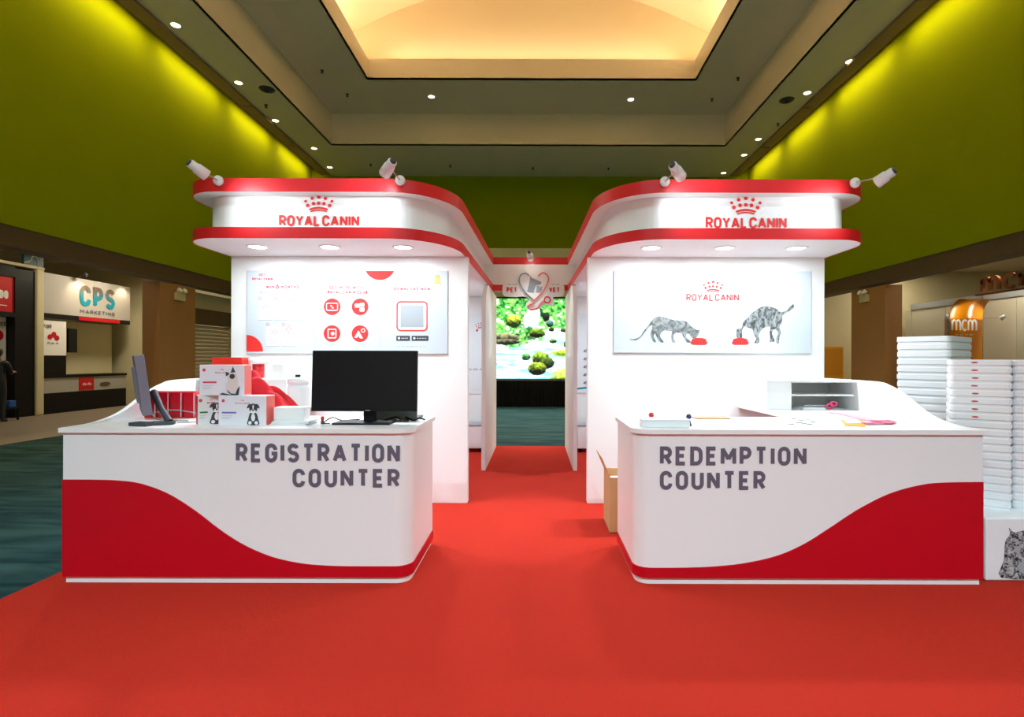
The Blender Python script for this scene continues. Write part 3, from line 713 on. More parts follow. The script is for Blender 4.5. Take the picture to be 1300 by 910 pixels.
counter(1, 'white redemption counter with a red wave along its front', [('REDEMPTION',838,1024,566,590),('COUNTER',838,972,597,621)], waveR, 'white return desk joining the redemption counter to its kiosk', 'white curved end screen between the redemption counter and the foam tubs', 'white open pigeon-hole shelf holding the red-handled scissors')
ZT = 1.004

# ------------------------------------------------------------------ things on the registration counter
def slab_screen(name, label, cx, cy, w, h, zb, rz, tilt, m_back='dgrey', base=True):
    """desktop monitor; local frame: screen looks along -y before rotation"""
    t = thing(name, (cx, cy, ZT), label, 'monitor')
    Rm = Matrix.Rotation(rz,3,'Z') @ Matrix.Rotation(tilt,3,'X')
    c = Vector((cx,cy,zb+h/2))
    def loc(x,y,z): return c + Rm @ Vector((x,y,z))
    def lb(x0,x1,y0,y1,z0,z1):
        vs = [loc(x,y,z) for z in (z0,z1) for x,y in ((x0,y0),(x1,y0),(x1,y1),(x0,y1))]
        return MB().add(vs, [(0,3,2,1),(4,5,6,7),(0,1,5,4),(1,2,6,5),(2,3,7,6),(3,0,4,7)])
    hs_ = lb(-w/2,w/2,0,.03 if base else .055,-h/2,h/2).build('housing', M[m_back], t, .004)
    lb(-w/2+.006,w/2-.006,-.002,.0,-h/2+.02,h/2-.006).build('screen', M['screen'], hs_)
    lb(-w/2+.12,w/2-.12,.03,.055 if base else .07,-h*.3,h*.3).build('rear_cover', M[m_back], hs_)
    return t, loc, Rm
# big monitor facing the visitors
t, loc, Rm = slab_screen('desktop_monitor', 'large black monitor facing out at the passage end of the registration counter', -1.183, 3.70, .727, .42, 1.088, 0, R(-3), 'black')
b0 = Vector((-1.15,3.70,ZT))
MB().box(-1.375,-.985,3.61,3.81,ZT,ZT+.012).build('stand_base', M['black'], t, .003)
MB().box(-1.20,-1.12,3.735,3.775,ZT+.012,1.25).build('stand_neck', M['black'], t, .004)
pl = Plane2D(loc(0,0,0),Rm@Vector((1,0,0)),Rm@Vector((0,0,1)),Rm@Vector((0,-1,0)),.004)
mb = MB(); add_quads(mb, pl, ribbon([(.01,-.203),(.045,-.203)], .006)); mb.build('maker_mark', M['mgrey'], t)
# monitor seen edge-on at the outer end
t, loc, Rm = slab_screen('desktop_monitor', 'grey monitor seen edge-on at the outer end of the registration counter', -2.73, 3.76, .56, .40, 1.075, R(128), R(-7), 'mongrey', False)
MB().rbox((-2.60,3.55,ZT+.012),(.14,.09,.024),R(-12)).build('stand_base', M['dgrey'], t, .004)
MB().rbox((-2.50,3.60,ZT+.012),(.13,.07,.024),R(25)).build('stand_base', M['dgrey'], t, .004)
MB().tube([(-2.46,3.60,ZT+.02),(-2.54,3.64,1.10),(-2.64,3.70,1.22)], [.024,.02,.024], 8).build('stand_neck', M['dgrey'], t)
# laptop behind the big monitor
lp = thing('laptop', (-1.04,4.0,ZT), 'dark grey laptop opened behind the large monitor', 'laptop')
MB().box(-1.22,-.865,3.93,4.12,ZT,ZT+.016).build('keyboard_base', M['dgrey'], lp, .003)
MB().rbox((-1.043,3.925,ZT+.112),(.355,.012,.215),0,R(-4)).build('lid', mat('grey_laptop_lid', rgb(96,100,106), .35), lp, .003)

def carton(name, label, c, size, rz, face, side, cat='box', group=None, sidem=None):
    """cardboard pack: body, coloured end panels, printed front"""
    t = thing(name, c, label, cat, group); cx,cy,cz = c; w,d,h = size
    m = Matrix.Rotation(rz,3,'Z'); C = Vector(c)
    MB().rbox((cx,cy,cz+h/2),(w,d,h),rz).build('carton', face, t, .002)
    if sidem:
        for sg in (-1,1):
            p = C+m@Vector((sg*(w/2+.0006),0,h/2)); MB().rbox(p,(.0012,d*.96,h*.97),rz).build('end_panel', sidem, t)
    pl = Plane2D(C+m@Vector((0,-d/2,0)), m@Vector((1,0,0)), (0,0,1), m@Vector((0,-1,0)), .001)
    return t, pl
packw = mat('white_pack', rgb(232,226,234), .4); 
def pack_print(t, pl, w, h, animal, bar):
    mr = MB(); add_disc(mr, pl, -w*.40, h*.83, .011, 1, 12); add_text(mr, pl, 'ROYAL CANIN', 0, h*.72, .010, .0022, align='C', width=w*.30); add_text(mr, pl, 'THE', 0, h*.82, .009, .002, align='C')
    mr.build('red_print', M['pink'], t)
    mb = MB(); add_poly(mb, pl, rrect(-w*.43,-w*.12,h*.40,h*.455,.004)); mb.build('colour_bar', bar, t)
    mb = MB()
    for k in range(3): add_quads(mb, pl, ribbon([(-w*.43,h*(.32-.05*k)),(-w*(.2+.03*k),h*(.32-.05*k))], .002))
    mb.build('grey_print', M['lgrey'], t)
    d_, l_ = MB(), MB(); X = w*.23; K = h
    if animal == 'kitten':
        add_poly(l_, pl, smooth_closed([(X-.16*K,.02*K),(X-.2*K,.3*K),(X-.13*K,.5*K),(X-.15*K,.66*K),(X,.78*K),(X+.14*K,.68*K),(X+.17*K,.45*K),(X+.2*K,.02*K)],4))
        for p in ([(X-.2*K,.78*K),(X-.2*K,.62*K),(X-.07*K,.70*K)],[(X+.02*K,.95*K),(X-.05*K,.74*K),(X+.1*K,.76*K)]): add_poly(d_, pl, p, 2)
        add_disc(d_, pl, X+.0*K,.62*K,.085*K,2,14); add_poly(d_, pl, smooth_closed([(X-.36*K,.02*K),(X-.3*K,.08*K),(X-.1*K,.03*K),(X+.05*K,.0*K)],3),2)
        add_poly(d_, pl, [(X+.2*K,.0),(X+.24*K,.3*K),(X+.16*K,.2*K),(X+.1*K,.05*K),(X-.04*K,.06*K),(X-.16*K,.2*K),(X-.12*K,.08*K),(X,.0)],2)
        l_.build('kitten_print', mat('cream_fur_print', rgb(226,208,204), .6), t); d_.build('kitten_print', M['dgrey'], t)
    else:
        add_poly(d_, pl, smooth_closed([(X-.19*K,.03*K),(X-.17*K,.22*K),(X-.10*K,.42*K),(X+.10*K,.42*K),(X+.17*K,.22*K),(X+.19*K,.03*K)],4))
        add_disc(d_, pl, X,.58*K,.14*K,1,20,.16*K)
        for sg in (-1,1): add_poly(d_, pl, smooth_closed([(X+sg*.08*K,.72*K),(X+sg*.17*K,.70*K),(X+sg*.22*K,.58*K),(X+sg*.14*K,.60*K)],3))
        add_disc(l_, pl, X,.47*K,.09*K,2,16,.07*K); add_disc(l_, pl, X,.62*K,.025*K,2,10,.08*K); add_disc(l_, pl, X,.27*K,.07*K,2,14,.13*K); add_disc(l_, pl, X-.11*K,.09*K,.06*K,2,12,.06*K); add_disc(l_, pl, X+.11*K,.09*K,.06*K,2,12,.06*K)
        d_.build('puppy_print', M['dgrey'], t); l_.build('puppy_print', M['white'], t)
        e = MB(); add_disc(e, pl, X,.505*K,.03*K,3,12); add_disc(e, pl, X-.06*K,.59*K,.02*K,3,8); add_disc(e, pl, X+.06*K,.59*K,.02*K,3,8); e.build('puppy_print', M['black'], t)
redside = mat('red_pack_side', rgb(205,14,34), .4); pinkside = mat('coral_pack_side', rgb(236,104,96), .45)
t, pl = carton('pet_food_pack', 'white pack with a grey puppy picture at the front of the registration counter', (-1.955,3.63,ZT), (.325,.11,.198), R(-2), packw, None, sidem=pinkside)
pack_print(t, pl, .325, .198, 'puppy', mat('violet_bar', rgb(120,110,180), .5))
t, pl = carton('pet_food_pack', 'white pack with a red side standing under the kitten pack', (-2.225,3.66,ZT), (.15,.105,.198), R(38), mat('white_pack_b', rgb(226,224,222), .4), None, sidem=redside)
pack_print(t, pl, .15, .198, 'puppy', mat('green_bar', rgb(70,110,60), .5))
t, pl = carton('pet_food_pack', 'white pack with a kitten picture laid on top of the other packs', (-2.115,3.66,ZT+.1985), (.285,.115,.205), R(6), packw, None, sidem=pinkside)
pack_print(t, pl, .285, .205, 'kitten', M['pink'])
# row of red packs standing behind
for k in range(4):
    x = -2.985+.0975*k+.02
    t, pl = carton('red_pack', '%s slim upright red pack counted from the edge-on monitor' % ORD[k], (x+.08,4.085,ZT), (.088,.16,.195), R(3), redside, None, group='row of red packs')
    mb = MB(); add_quads(mb, pl, ribbon([(.034,.008),(.034,.187)], .006)); mb.build('white_stripe', packw, t)
# black cable on the counter
def cable(label, pts, r=.004, m='black'):
    tag(MB().tube(smooth_path(pts,6), r, 6).build('cable', M[m]), label, 'cable')
cable('thin grey cable looping in front of the red packs', [(-2.45,3.66,ZT+.006),(-2.3,3.80,ZT+.006),(-2.42,3.92,ZT+.03),(-2.62,3.90,ZT+.07),(-2.75,3.86,ZT+.05),(-2.68,3.82,ZT+.007),(-2.45,3.78,ZT+.006)], .004, 'mgrey')
cable('black cable curling from under the large monitor', [(-1.40,3.64,ZT+.006),(-1.46,3.70,ZT+.006),(-1.44,3.80,ZT+.03),(-1.39,3.84,ZT+.006),(-1.28,3.90,ZT+.006)])
cable('tangle of black cable between the large monitor and the laptop', [(-1.08,3.86,ZT+.008),(-1.0,3.84,ZT+.03),(-.95,3.80,ZT+.008),(-.98,3.76,ZT+.02),(-.90,3.78,ZT+.01),(-.93,3.84,ZT+.03),(-.87,3.82,ZT+.008),(-.84,3.86,ZT+.02),(-.80,3.88,ZT+.007)], .006)
# red cloth heap
def cloth_heap():
    t = MB(); NU, NV = 40, 30; vs = []
    rnd = np.random.RandomState(3)
    for j in range(NV+1):
        for i in range(NU+1):
            u = i/NU; v = j/NV
            x = -2.17+.45*u; y = 4.00-.20*v
            h0 = .35*(1-u)**.75 if u > .12 else .35*(.93+.5*(u-.12))
            z = h0*(1-.62*v**1.6) + .012
            fold = .085*(abs(math.sin(5.5*u-3.2*v+1.2*math.sin(3*v+u*4)))-.6)+.02*math.sin(17*u+7*v)
            z += fold*min(1,4*h0)*(1-abs(2*v-1)**4*.5)
            vs.append((x+.02*math.sin(7*v+u*3), y+.012*math.sin(13*u), ZT+max(.006,z)))
    t.add(vs, [(j*(NU+1)+i,j*(NU+1)+i+1,(j+1)*(NU+1)+i+1,(j+1)*(NU+1)+i) for j in range(NV) for i in range(NU)], True)
    o = t.build('folded_cloth', M['redcloth'])
    so = o.modifiers.new('solid','SOLIDIFY'); so.thickness = .006
    sb = o.modifiers.new('sub','SUBSURF'); sb.levels = 2; sb.render_levels = 2
    return tag(o, 'crumpled red cloth heaped beside the packs on the registration counter', 'cloth')
cloth_heap()
# things behind on the pigeon-hole shelf
t, pl = carton('red_gift_box', 'plain red box on top of the shelf behind the kitten pack', (-2.79,4.92,1.27), (.27,.16,.19), 0, mat('red_box', rgb(224,44,30), .4), None)
t = thing('red_tub', (-2.56,4.95,1.27), 'small red tub with a wide white lid beside the red box', 'tub')
MB().lathe((-2.56,4.95,1.27), [(.0,0),(.05,0),(.052,.13),(.0,.13)], 20).build('tub_body', M['redtrim'], t)
MB().lathe((-2.56,4.95,1.40), [(.0,0),(.085,0),(.085,.05),(.078,.055),(.0,.055)], 24).build('lid', M['white'], t)
t, pl = carton('white_carton', 'small white carton against the wall beside the red tub', (-2.36,4.95,1.27), (.11,.1,.13), 0, M['white'], None)
# clear dispenser with a black knob
t = thing('clear_dispenser', (-1.81,4.09,ZT), 'tall clear plastic container with a black knob on its lid', 'container')
MB().lathe((-1.81,4.09,ZT), [(.0,0),(.075,0),(.08,.01),(.08,.22),(.07,.25),(.07,.25)], 24).build('clear_body', M['clear'], t)
MB().lathe((-1.81,4.09,ZT+.25), [(.07,0),(.078,.005),(.078,.04),(.06,.055),(.0,.055)], 24).build('lid', M['white'], t)
MB().lathe((-1.815,4.09,ZT+.305), [(.0,0),(.02,0),(.02,.02),(.0,.02)], 14).build('knob', M['black'], t)
# white tissue carton and paper stack
t, pl = carton('tissue_box', 'white flat carton beside the large monitor', (-1.68,3.70,ZT+.03), (.20,.12,.085), R(3), M['white'], None)
pp = thing('paper_stack', (-1.70,3.70,ZT), 'loose stack of white paper under the flat carton', 'paper')
for k in range(6): MB().rbox((-1.655+.004*k,3.665+.002*k,ZT+.0025+.005*k),(.24,.19,.0048),R(2+random.uniform(-5,5))).build('sheet', M['white' if k%2 else 'foam'], pp)
st = thing('rubber_stamp', (-1.455,3.66,ZT), 'tiny red and white stamp in front of the large monitor', 'stamp')
MB().lathe((-1.455,3.66,ZT), [(.0,0),(.012,0),(.012,.02),(.0,.022)],12).build('stamp_base', M['dgrey'], st)
MB().lathe((-1.455,3.66,ZT+.02), [(.0,0),(.008,0),(.012,.02),(.009,.032),(.0,.034)],12).build('stamp_handle', M['redtrim'], st)

# ------------------------------------------------------------------ things on the redemption counter
t = thing('white_tray_box', (.855,3.56,ZT), 'flat white plastic case at the passage end of the redemption counter', 'case')
MB().rbox((.855,3.56,ZT+.022),(.31,.13,.044),R(-2)).build('case_body', M['foam'], t, .006)
MB().rbox((.855,3.56,ZT+.0505),(.32,.14,.012),R(-2)).build('case_lid', M['clear'], t, .004)
def pin(label, p, m, lean):
    t = thing('hand_stamp', p, label, 'stamp'); p = Vector(p)
    MB().tube([p,p+Vector((lean,0,.05))], .007, 8).build('stem', M['dgrey'], t)
    MB().lathe(p+Vector((lean,0,.045)), [(.0,0),(.014,.004),(.018,.018),(.012,.032),(.0,.036)],14).build('knob', m, t)
pin('small stick with a red round knob behind the white case', (.80,3.70,ZT), M['redtrim'], 0)
pin('small dark blue knob stick at the end of the white case', (1.045,3.60,ZT), mat('navy', rgb(40,44,90), .4), -.015)
tag(MB().rbox((1.33,4.07,ZT+.004),(.26,.12,.008),R(4)).build('cardboard_sheet', M['card']), 'thin cardboard sheet lying at the back edge of the redemption counter', 'cardboard')
for k,(u,v) in enumerate(((1008,531.5),(1017,533.5),(1026,532),(1014,536),(1021,537),(1033,535.5),(1004,538),(1028,538.5))):
    p = PZ(u,v,ZT); tag(MB().tube([p+Vector((-.018,0,.004)),p+Vector((.018,.01*(k%3-1),.004))], .003, 6).build('paper_clip', M['mgrey']), 'tiny grey clip scattered on the redemption worktop', 'clip', 'scattered clips')
pr = thing('pink_lanyard', PZ(1085,530,ZT), 'pink lanyard strap lying in a loop on the redemption counter', 'lanyard')
def flat(pts, wd, m, nm, par, z=ZT+.003):
    mb = MB(); P = [PZ(u,v,ZT) for u,v in pts]
    for qd in ribbon([(p.x,p.y) for p in P], wd): mb.ext([(a.x,a.y,z) for a in qd], (0,0,.003))
    return mb.build(nm, m, par)
flat([(1052,523),(1068,524.5),(1085,528),(1100,532),(1112,534)], .10, mat('pale_pink_ribbon', rgb(250,160,185), .5), 'strap', pr)
flat([(1098,538),(1112,537.5),(1126,537.5),(1132,536),(1127,534),(1110,535)], .06, M['pinkc'], 'loop', pr, ZT+.008)
oc = thing('orange_card', PZ(1083,537,ZT), 'orange and mint card lying beside the pink lanyard', 'card')
MB().ext([PZ(u,v,ZT)+Vector((0,0,.001)) for u,v in ((1068,532),(1092,532.5),(1100,535.5),(1098,541),(1073,539.5))], (0,0,.003)).build('card_body', M['orangec'], oc)
MB().ext([PZ(u,v,ZT)+Vector((0,0,.0045)) for u,v in ((1071,532.6),(1090,533),(1094,536.5),(1075,537))], (0,0,.001)).build('card_print', M['mint'], oc)
# scissors in the pigeon hole
sc_ = thing('scissors', (2.55,4.9,ZT), 'pair of scissors with red handles inside the white pigeon hole', 'scissors')
MB().tube([(2.44,4.86,ZT+.03),(2.62,4.84,ZT+.035)], .008, 6).build('blade', M['chrome'], sc_)
for dz,dx in ((.0,.0),(.02,.03)):
    MB().tube([(2.66+dx+.03*math.cos(a),4.84,ZT+.03+dz+.02*math.sin(a)) for a in [k*math.pi/6 for k in range(13)]], .008, 6).build('handle', M['pinkc'], sc_)
tag(MB().box(2.40,2.60,4.80,4.98,ZT,ZT+.02).build('white_notepad', M['white']), 'white notepad under the scissors in the pigeon hole', 'notepad')

# ------------------------------------------------------------------ cardboard box behind the redemption counter
t = thing('cardboard_box', (.86,4.62,.008), 'open brown cardboard box on the carpet beside the redemption counter', 'box')
x0,x1,y0,y1,h = .62,1.12,4.45,4.85,.46
for nm,b in (('side',(x0,x0+.006,y0,y1)),('side',(x1-.006,x1,y0,y1)),('side',(x0+.006,x1-.006,y0,y0+.006)),('side',(x0+.006,x1-.006,y1-.006,y1))):
    MB().box(*b,.008,.008+h).build(nm, M['card'], t)
MB().box(x0,x1,y0,y1,.0085,.014).build('bottom', M['card'], t)
MB().add([(x0,y0,h+.008),(x0,y1,h+.008),(x0-.07,y1,h+.17),(x0-.07,y0+.02,h+.17),(x0+.005,y0,h+.008),(x0+.005,y1,h+.008),(x0-.065,y1,h+.172),(x0-.065,y0+.02,h+.172)],
         [(0,1,2,3),(7,6,5,4),(0,3,7,4),(1,5,6,2),(2,6,7,3)]).build('flap', M['card'], t)
MB().box(x0+.01,x1-.01,y0+.01,y1-.01,.02,.40).build('contents', M['whitem'], t)

# ------------------------------------------------------------------ stacks of nested white foam tubs
def tub_mesh(w, d, pitch, z0):
    """nested tub: tapered body with a thick rim"""
    mb = MB(); N = 5
    def ring(k, z): return [(x,y,z) for x,y in rrect(-w/2*k,w/2*k,-d/2*k,d/2*k,.035*k,N)]
    levels = [(.97,0),(.973,pitch*.22),(1.0,pitch*.34),(1.0,pitch*.90),(.99,pitch*.99)]
    rs = [ring(*l) for l in levels]; n = len(rs[0]); vs = [p for r in rs for p in r]
    mb.add(vs, [(i*n+k,i*n+(k+1)%n,(i+1)*n+(k+1)%n,(i+1)*n+k) for i in range(len(rs)-1) for k in range(n)])
    mb.add(rs[0], [tuple(reversed(range(n)))]); mb.add(rs[-1], [tuple(range(n))])
    return mb
def stack(cx, cy, z0, w, d, pitch, count, rz, label, group, printed=0):
    proto = tub_mesh(w,d,pitch,0).build('foam_tub', M['foam'], origin=(0,0,0)); me = proto.data
    bpy.data.objects.remove(proto)
    lm = None
    for k in range(count):
        o = bpy.data.objects.new('foam_tub', me); COL.objects.link(o)
        o.location = (cx,cy,z0+k*pitch); o.rotation_euler = (0,0,rz+random.uniform(-.012,.012))
        tag(o, ('topmost ' if k == count-1 else ORD[count-1-k]+' from top ')+label, 'foam tub', group)
        if k >= count-printed:
            if lm is None:
                pl = Plane2D((0,-d/2,0),(1,0,0),(0,0,1),(0,-1,0),.001); mb = MB()
                add_disc(mb, pl, -.03, pitch*.62, .02, 1, 12, .006)
                lb_ = mb.build('red_mark', M['pink'], o, origin=None); lm = lb_.data
                lm.transform(Matrix.Translation(wloc(o)))
            else:
                lb_ = bpy.data.objects.new('red_mark', lm); COL.objects.link(lb_); lb_.parent = o
stack(3.24, 3.93, .42, .345, .44, .0545, 19, R(-35), 'white foam tub in the stack with red marks', 'foam tubs stacked on the cat-print cube', 8)
stack(3.62, 4.86, .008, .40, .66, .066, 25, R(-52), 'white foam tub in the tall corner-on stack', 'foam tubs in the tall corner-on stack')
stack(3.57, 3.79, .42, .345, .44, .0545, 19, R(-35), 'white foam tub in the unmarked stack on the cat cube', 'foam tubs in the end stack')
cu = thing('display_cube', (3.42,3.86,.012), 'white cube with a black cat face print carrying the foam tub stacks', 'cube')
MB().box(2.945,3.95,3.50,4.24,.011,.42).build('cube_body', M['foam'], cu, .01)
pl = Plane2D((0,3.5,0),(1,0,0),(0,0,1),(0,-1,0),.002)
q = lambda x,y: (PX(1130+x/2.676, 410+y/2.676, 3.5).x, PX(1130+x/2.676, 410+y/2.676, 3.5).z)
mb = MB(); add_poly(mb, pl, smooth_closed([q(*p) for p in ((378,860),(388,800),(392,740),(408,712),(404,690),(420,706),(455,700),(490,706),(508,690),(506,712),(522,745),(525,800),(535,858))],3))
mb.build('cat_face_print', fur('black_tabby_print', rgb(22,22,24), rgb(190,190,192), 40, (1,1,1)), cu)
mb = MB()
for x in (432,478): add_disc(mb, pl, *q(x,765), .022, 2, 12)
add_disc(mb, pl, *q(455,825), .04, 2, 14)
mb.build_split('cat_eyes_print', M['lgrey'], cu, .001)

# ------------------------------------------------------------------ inside the kiosk rooms, seen through the gaps
for s,lab in ((-1,'white wheeled storage box in the registration kiosk room'),(1,'white wheeled storage box in the redemption kiosk room')):
    c = CX+s*.98; t = thing('storage_trolley', (c,8.45,.008), lab, 'trolley')
    MB().box(c-.25,c+.25,8.28,8.62,.07,.42).build('box_body', M['foam'], t, .01)
    MB().box(c-.26,c+.26,8.27,8.63,.42,.44).build('lid', M['lgrey'], t, .004)
    for dx in (-.2,.2):
        for y in (8.33,8.57): MB().lathe((c+dx-.012,y,.043), [(.0,0),(.035,0),(.035,.025),(.0,.025)],14,(1,0,0)).build('wheel', M['black'], t)
a = thing('room_poster', (CX-.98,8.77,.88), 'pale grey poster on the back wall inside the registration kiosk', 'poster')
MB().box(CX-1.5,CX-.66,8.765,8.779,.88,2.2).build('board', mat('pale_poster', rgb(222,228,232), .5), a)
pl = Plane2D((0,8.765,0),(1,0,0),(0,0,1),(0,-1,0),.002); mb = MB()
crown(mb, pl, CX-.82, 1.96, .16); add_disc(mb, pl, CX-.88, 1.92, .02); mb.build('red_print', M['pink'], a)
mb = MB(); add_quads(mb, pl, text_quads('~~~',.08,.012,width=.3,align='C'),1,CX-.9,1.25); mb.build('grey_print', M['mgrey'], a)
a = thing('room_poster', (CX+1.0,8.77,.9), 'white poster with dark script on the back wall inside the redemption kiosk', 'poster')
MB().box(CX+.66,CX+1.5,8.765,8.779,.9,2.2).build('board', mat('pale_poster', rgb(222,228,232), .5), a)
mb = MB()
for k in range(5): add_quads(mb, pl, text_quads('~~',.11,.022,width=.22),1,CX+.86,1.02+.13*k)
mb.build('dark_script', M['grey'], a)['kind'] = 'stuff'
mb = MB(); add_poly(mb, pl, [(CX+.72,.95),(CX+1.1,.99),(CX+1.1,1.03),(CX+.72,.98)]); mb.build('blue_print', M['teal'], a)
mb = MB(); add_disc(mb, pl, CX+.95, 1.86, .03); mb.build('red_print', M['redp'], a)

# ------------------------------------------------------------------ video wall behind the passage
YS = 16.4
led = thing('video_wall', (0,YS,0), 'bright video wall showing a waterfall stream beyond the passage', 'screen')
MB().box(-2.6,2.6,YS+.01,YS+.25,.80,3.36).build('screen_housing', M['black'], led)
MB().box(-2.6,2.6,YS-.02,YS+.01,.78,.86).build('bottom_frame', M['mgrey'], led)
def vnoise(x, y, seed):
    rs = np.random.RandomState(seed); g = rs.rand(64,64)
    xi = np.floor(x).astype(int); yi = np.floor(y).astype(int); fx = x-xi; fy = y-yi
    fx = fx*fx*(3-2*fx); fy = fy*fy*(3-2*fy); w = lambda a,b: g[(yi+b)%64,(xi+a)%64]
    return (w(0,0)*(1-fx)+w(1,0)*fx)*(1-fy)+(w(0,1)*(1-fx)+w(1,1)*fx)*fy
def fbm(x,y,seed,o=4): return sum(vnoise(x*2**k,y*2**k,seed+k)/2**k for k in range(o))/sum(1/2**k for k in range(o))
def paint():
    u0,u1,v0,v1 = 572.0,788.0,379.0,482.0; NX,NY = 250,150
    U,V = np.meshgrid(np.linspace(u0,u1,NX), np.linspace(v0,v1,NY))
    n1 = fbm(U*.16,V*.2,1); n2 = fbm(U*.35,V*.4,9); n3 = fbm(U*.06,V*.3,20)
    def mixc(a,b,t): t = np.clip(t,0,1)[...,None]; return np.array(a)*(1-t)+np.array(b)*t
    col = mixc((20,110,40),(170,255,120),(n2-.25)*2.0)                    # foliage
    col = np.where((n1>.68)[...,None], np.array((225,255,210.)), col)
    dark = np.clip((.40-n1)*8,0,1)[...,None]; col = col*(1-dark*.6)
    water = mixc((120,215,225),(250,255,255),(n3-.25)*2.2)
    shore = 428+8*np.sin(U*.05)+5*(n1-.5)*4-(U-680)*.12
    wm = np.clip((V-shore)/3,0,1)[...,None]; col = col*(1-wm)+water*wm
    def blob(cx,cy,rx,ry,c1,c2,soft=.12,thr=1.0):
        nonlocal col
        d = np.sqrt(((U-cx)/rx)**2+((V-cy)/ry)**2)+ (n2-.5)*.3
        t = np.clip((thr-d)/soft,0,1)[...,None]
        c = mixc(c1,c2,(cy-V)/ry*1.0+.30+(n2-.5)*1.3); col = col*(1-t)+c*t
    W1,W2 = (170,225,230),(255,255,255)
    blob(677,401,9,17,W1,W2); blob(668,407,4,10,W1,W2); blob(705,424,20,8,W1,W2)
    MD,MG = (18,22,18),(150,200,40)
    blob(652,408,10,9,(20,40,15),(210,225,70)); blob(693,402,5,6,(10,14,14),(40,60,50)); blob(698,411,5,5,(20,30,30),(90,150,140))
    blob(682,423,11,6,(12,18,10),(120,160,40)); blob(640,429,22,6,(30,34,24),(150,150,110)); blob(642,434,20,4,(20,22,18),(120,120,90))
    blob(700,418,4,3,MD,(60,90,50)); blob(716,419,5,3,MD,(90,110,80)); blob(702,433,5,3,MD,(120,170,60)); blob(722,437,7,6,(12,20,10),(120,150,50))
    blob(716,448,22,6,(90,120,20),(215,235,80),.5); blob(668,453,6,5,(20,50,40),(110,190,90))
    blob(686,455,11,9,MD,(150,200,50)); blob(694,461,10,8,(16,16,18),(90,120,40)); blob(682,468,13,9,(14,16,12),(165,200,50))
    blob(724,480,30,20,(90,130,20),(225,245,120),.4); blob(745,470,20,30,(60,110,20),(200,240,100),.4)
    blob(740,400,22,22,(20,110,40),(140,255,120),.5); blob(606,460,26,12,MD,(130,180,60))
    col = np.clip(col*1.06+4,0,255)
    x0 = (u0-U0)*YS/F; x1 = (u1-U0)*YS/F; zt = H-(v0-V0)*YS/F; zb = H-(v1-V0)*YS/F
    vs = [(x0+(x1-x0)*i/(NX-1), YS-.001, zt+(zb-zt)*j/(NY-1)) for j in range(NY) for i in range(NX)]
    mb = MB(); mb.v = vs; mb.f = [(j*NX+i,(j+1)*NX+i,(j+1)*NX+i+1,j*NX+i+1) for j in range(NY-1) for i in range(NX-1)]; mb.sm = [False]*len(mb.f)
    m = bpy.data.materials.new('video_picture'); m.use_nodes = True; nt = m.node_tree; b = nt.nodes['Principled BSDF']
    at = nt.nodes.new('ShaderNodeVertexColor'); at.layer_name = 'picture'
    b.inputs['Base Color'].default_value = (0,0,0,1); b.inputs['Roughness'].default_value = .6
    nt.links.new(at.outputs['Color'], b.inputs['Emission Color']); b.inputs['Emission Strength'].default_value = 1.7
    o = mb.build('picture', m, led)
    ca = o.data.color_attributes.new('picture','FLOAT_COLOR','POINT')
    c = col.reshape(-1,3)/255.0; c = np.where(c<=.04045, c/12.92, ((c+.055)/1.055)**2.4)
    ca.data.foreach_set('color', np.concatenate([c, np.ones((len(c),1))],1).astype(np.float32).ravel())
paint()
mb = MB(); NP = 160; ps = [(-2.6+5.2*i/NP, YS-.06+.035*math.sin(i*1.9)) for i in range(NP+1)]
mb.add([(x,y,.0) for x,y in ps]+[(x,y,.80) for x,y in ps], [(i,i+1,NP+2+i,NP+1+i) for i in range(NP)], True)
mb.build('pleated_skirt', M['blackcloth'], led)

# ------------------------------------------------------------------ emergency lights on the pillars
def twin_light(p, nx, label):
    t = thing('emergency_light', p, label, 'light'); p = Vector(p)
    MB().rbox(p+Vector((nx*.04,0,0)),(.08,.34,.2)).build('battery_box', M['cream'], t, .008)
    for dy in (-.1,.1):
        MB().lathe(p+Vector((nx*.04,dy,.13)), [(.0,0),(.05,.01),(.07,.09),(.06,.1),(.0,.09)],14,(nx*.8,0,.4)).build('lamp', M['metal'], t)
twin_light((XL-.04,14.0,3.36-.3),1,'twin-headed emergency light on the brown pillar beside the roller shutter')
twin_light((XR+.04,14.35,3.1),-1,'twin-headed emergency light on the brown pillar beside the redemption kiosk')

# ------------------------------------------------------------------ trade stand seen through the opening on the left
XS = -12.6
def yz(u, v): p = PXP(u,v,XS); return p
def side_box(name, m, par, u0, u1, z0, z1, depth=.05, front=0.0, bev=0):
    ya, yb = sorted((PXP(u0,456,XS).y, PXP(u1,456,XS).y))
    return MB().box(XS-depth+front, XS+front, ya, yb, z0, z1).build(name, m, par, bev)
st = thing('trade_stand', (XS-.5,15.2,0), 'trade stand with a lit grey header board and dark striped counter', 'stand')
hd = side_box('header_board', mat('grey_header_board', rgb(178,173,168), .6), st, 55,165, 2.61,3.65,.12)
side_box('header_edge', M['black'], st, 55,165, 2.49,2.61,.12)
side_box('red_edge', M['red'], st, 100,152, 2.50,2.60,.05,.004)
bw = MB().box(XS-.9,XS-.85,13.7,17.0,0,2.5).build('back_wall', M['cream'], st)
co = side_box('counter_front', mat('grey_counter_front', rgb(170,168,160), .6), st, 55,160, .54,.93,.5)
side_box('counter_top', M['black'], st, 55,160,.93,1.0,.55,.03)
side_box('counter_base', M['black'], st, 55,160,0,.54,.5)
side_box('red_square', M['red'], st, 100,119,.56,.92,.01,.012)
pl = Plane2D((XS+.004,0,0),(0,1,0),(0,0,1),(1,0,0),.01)
mb = MB(); a,b = PXP(101,390,XS),PXP(145,390,XS)
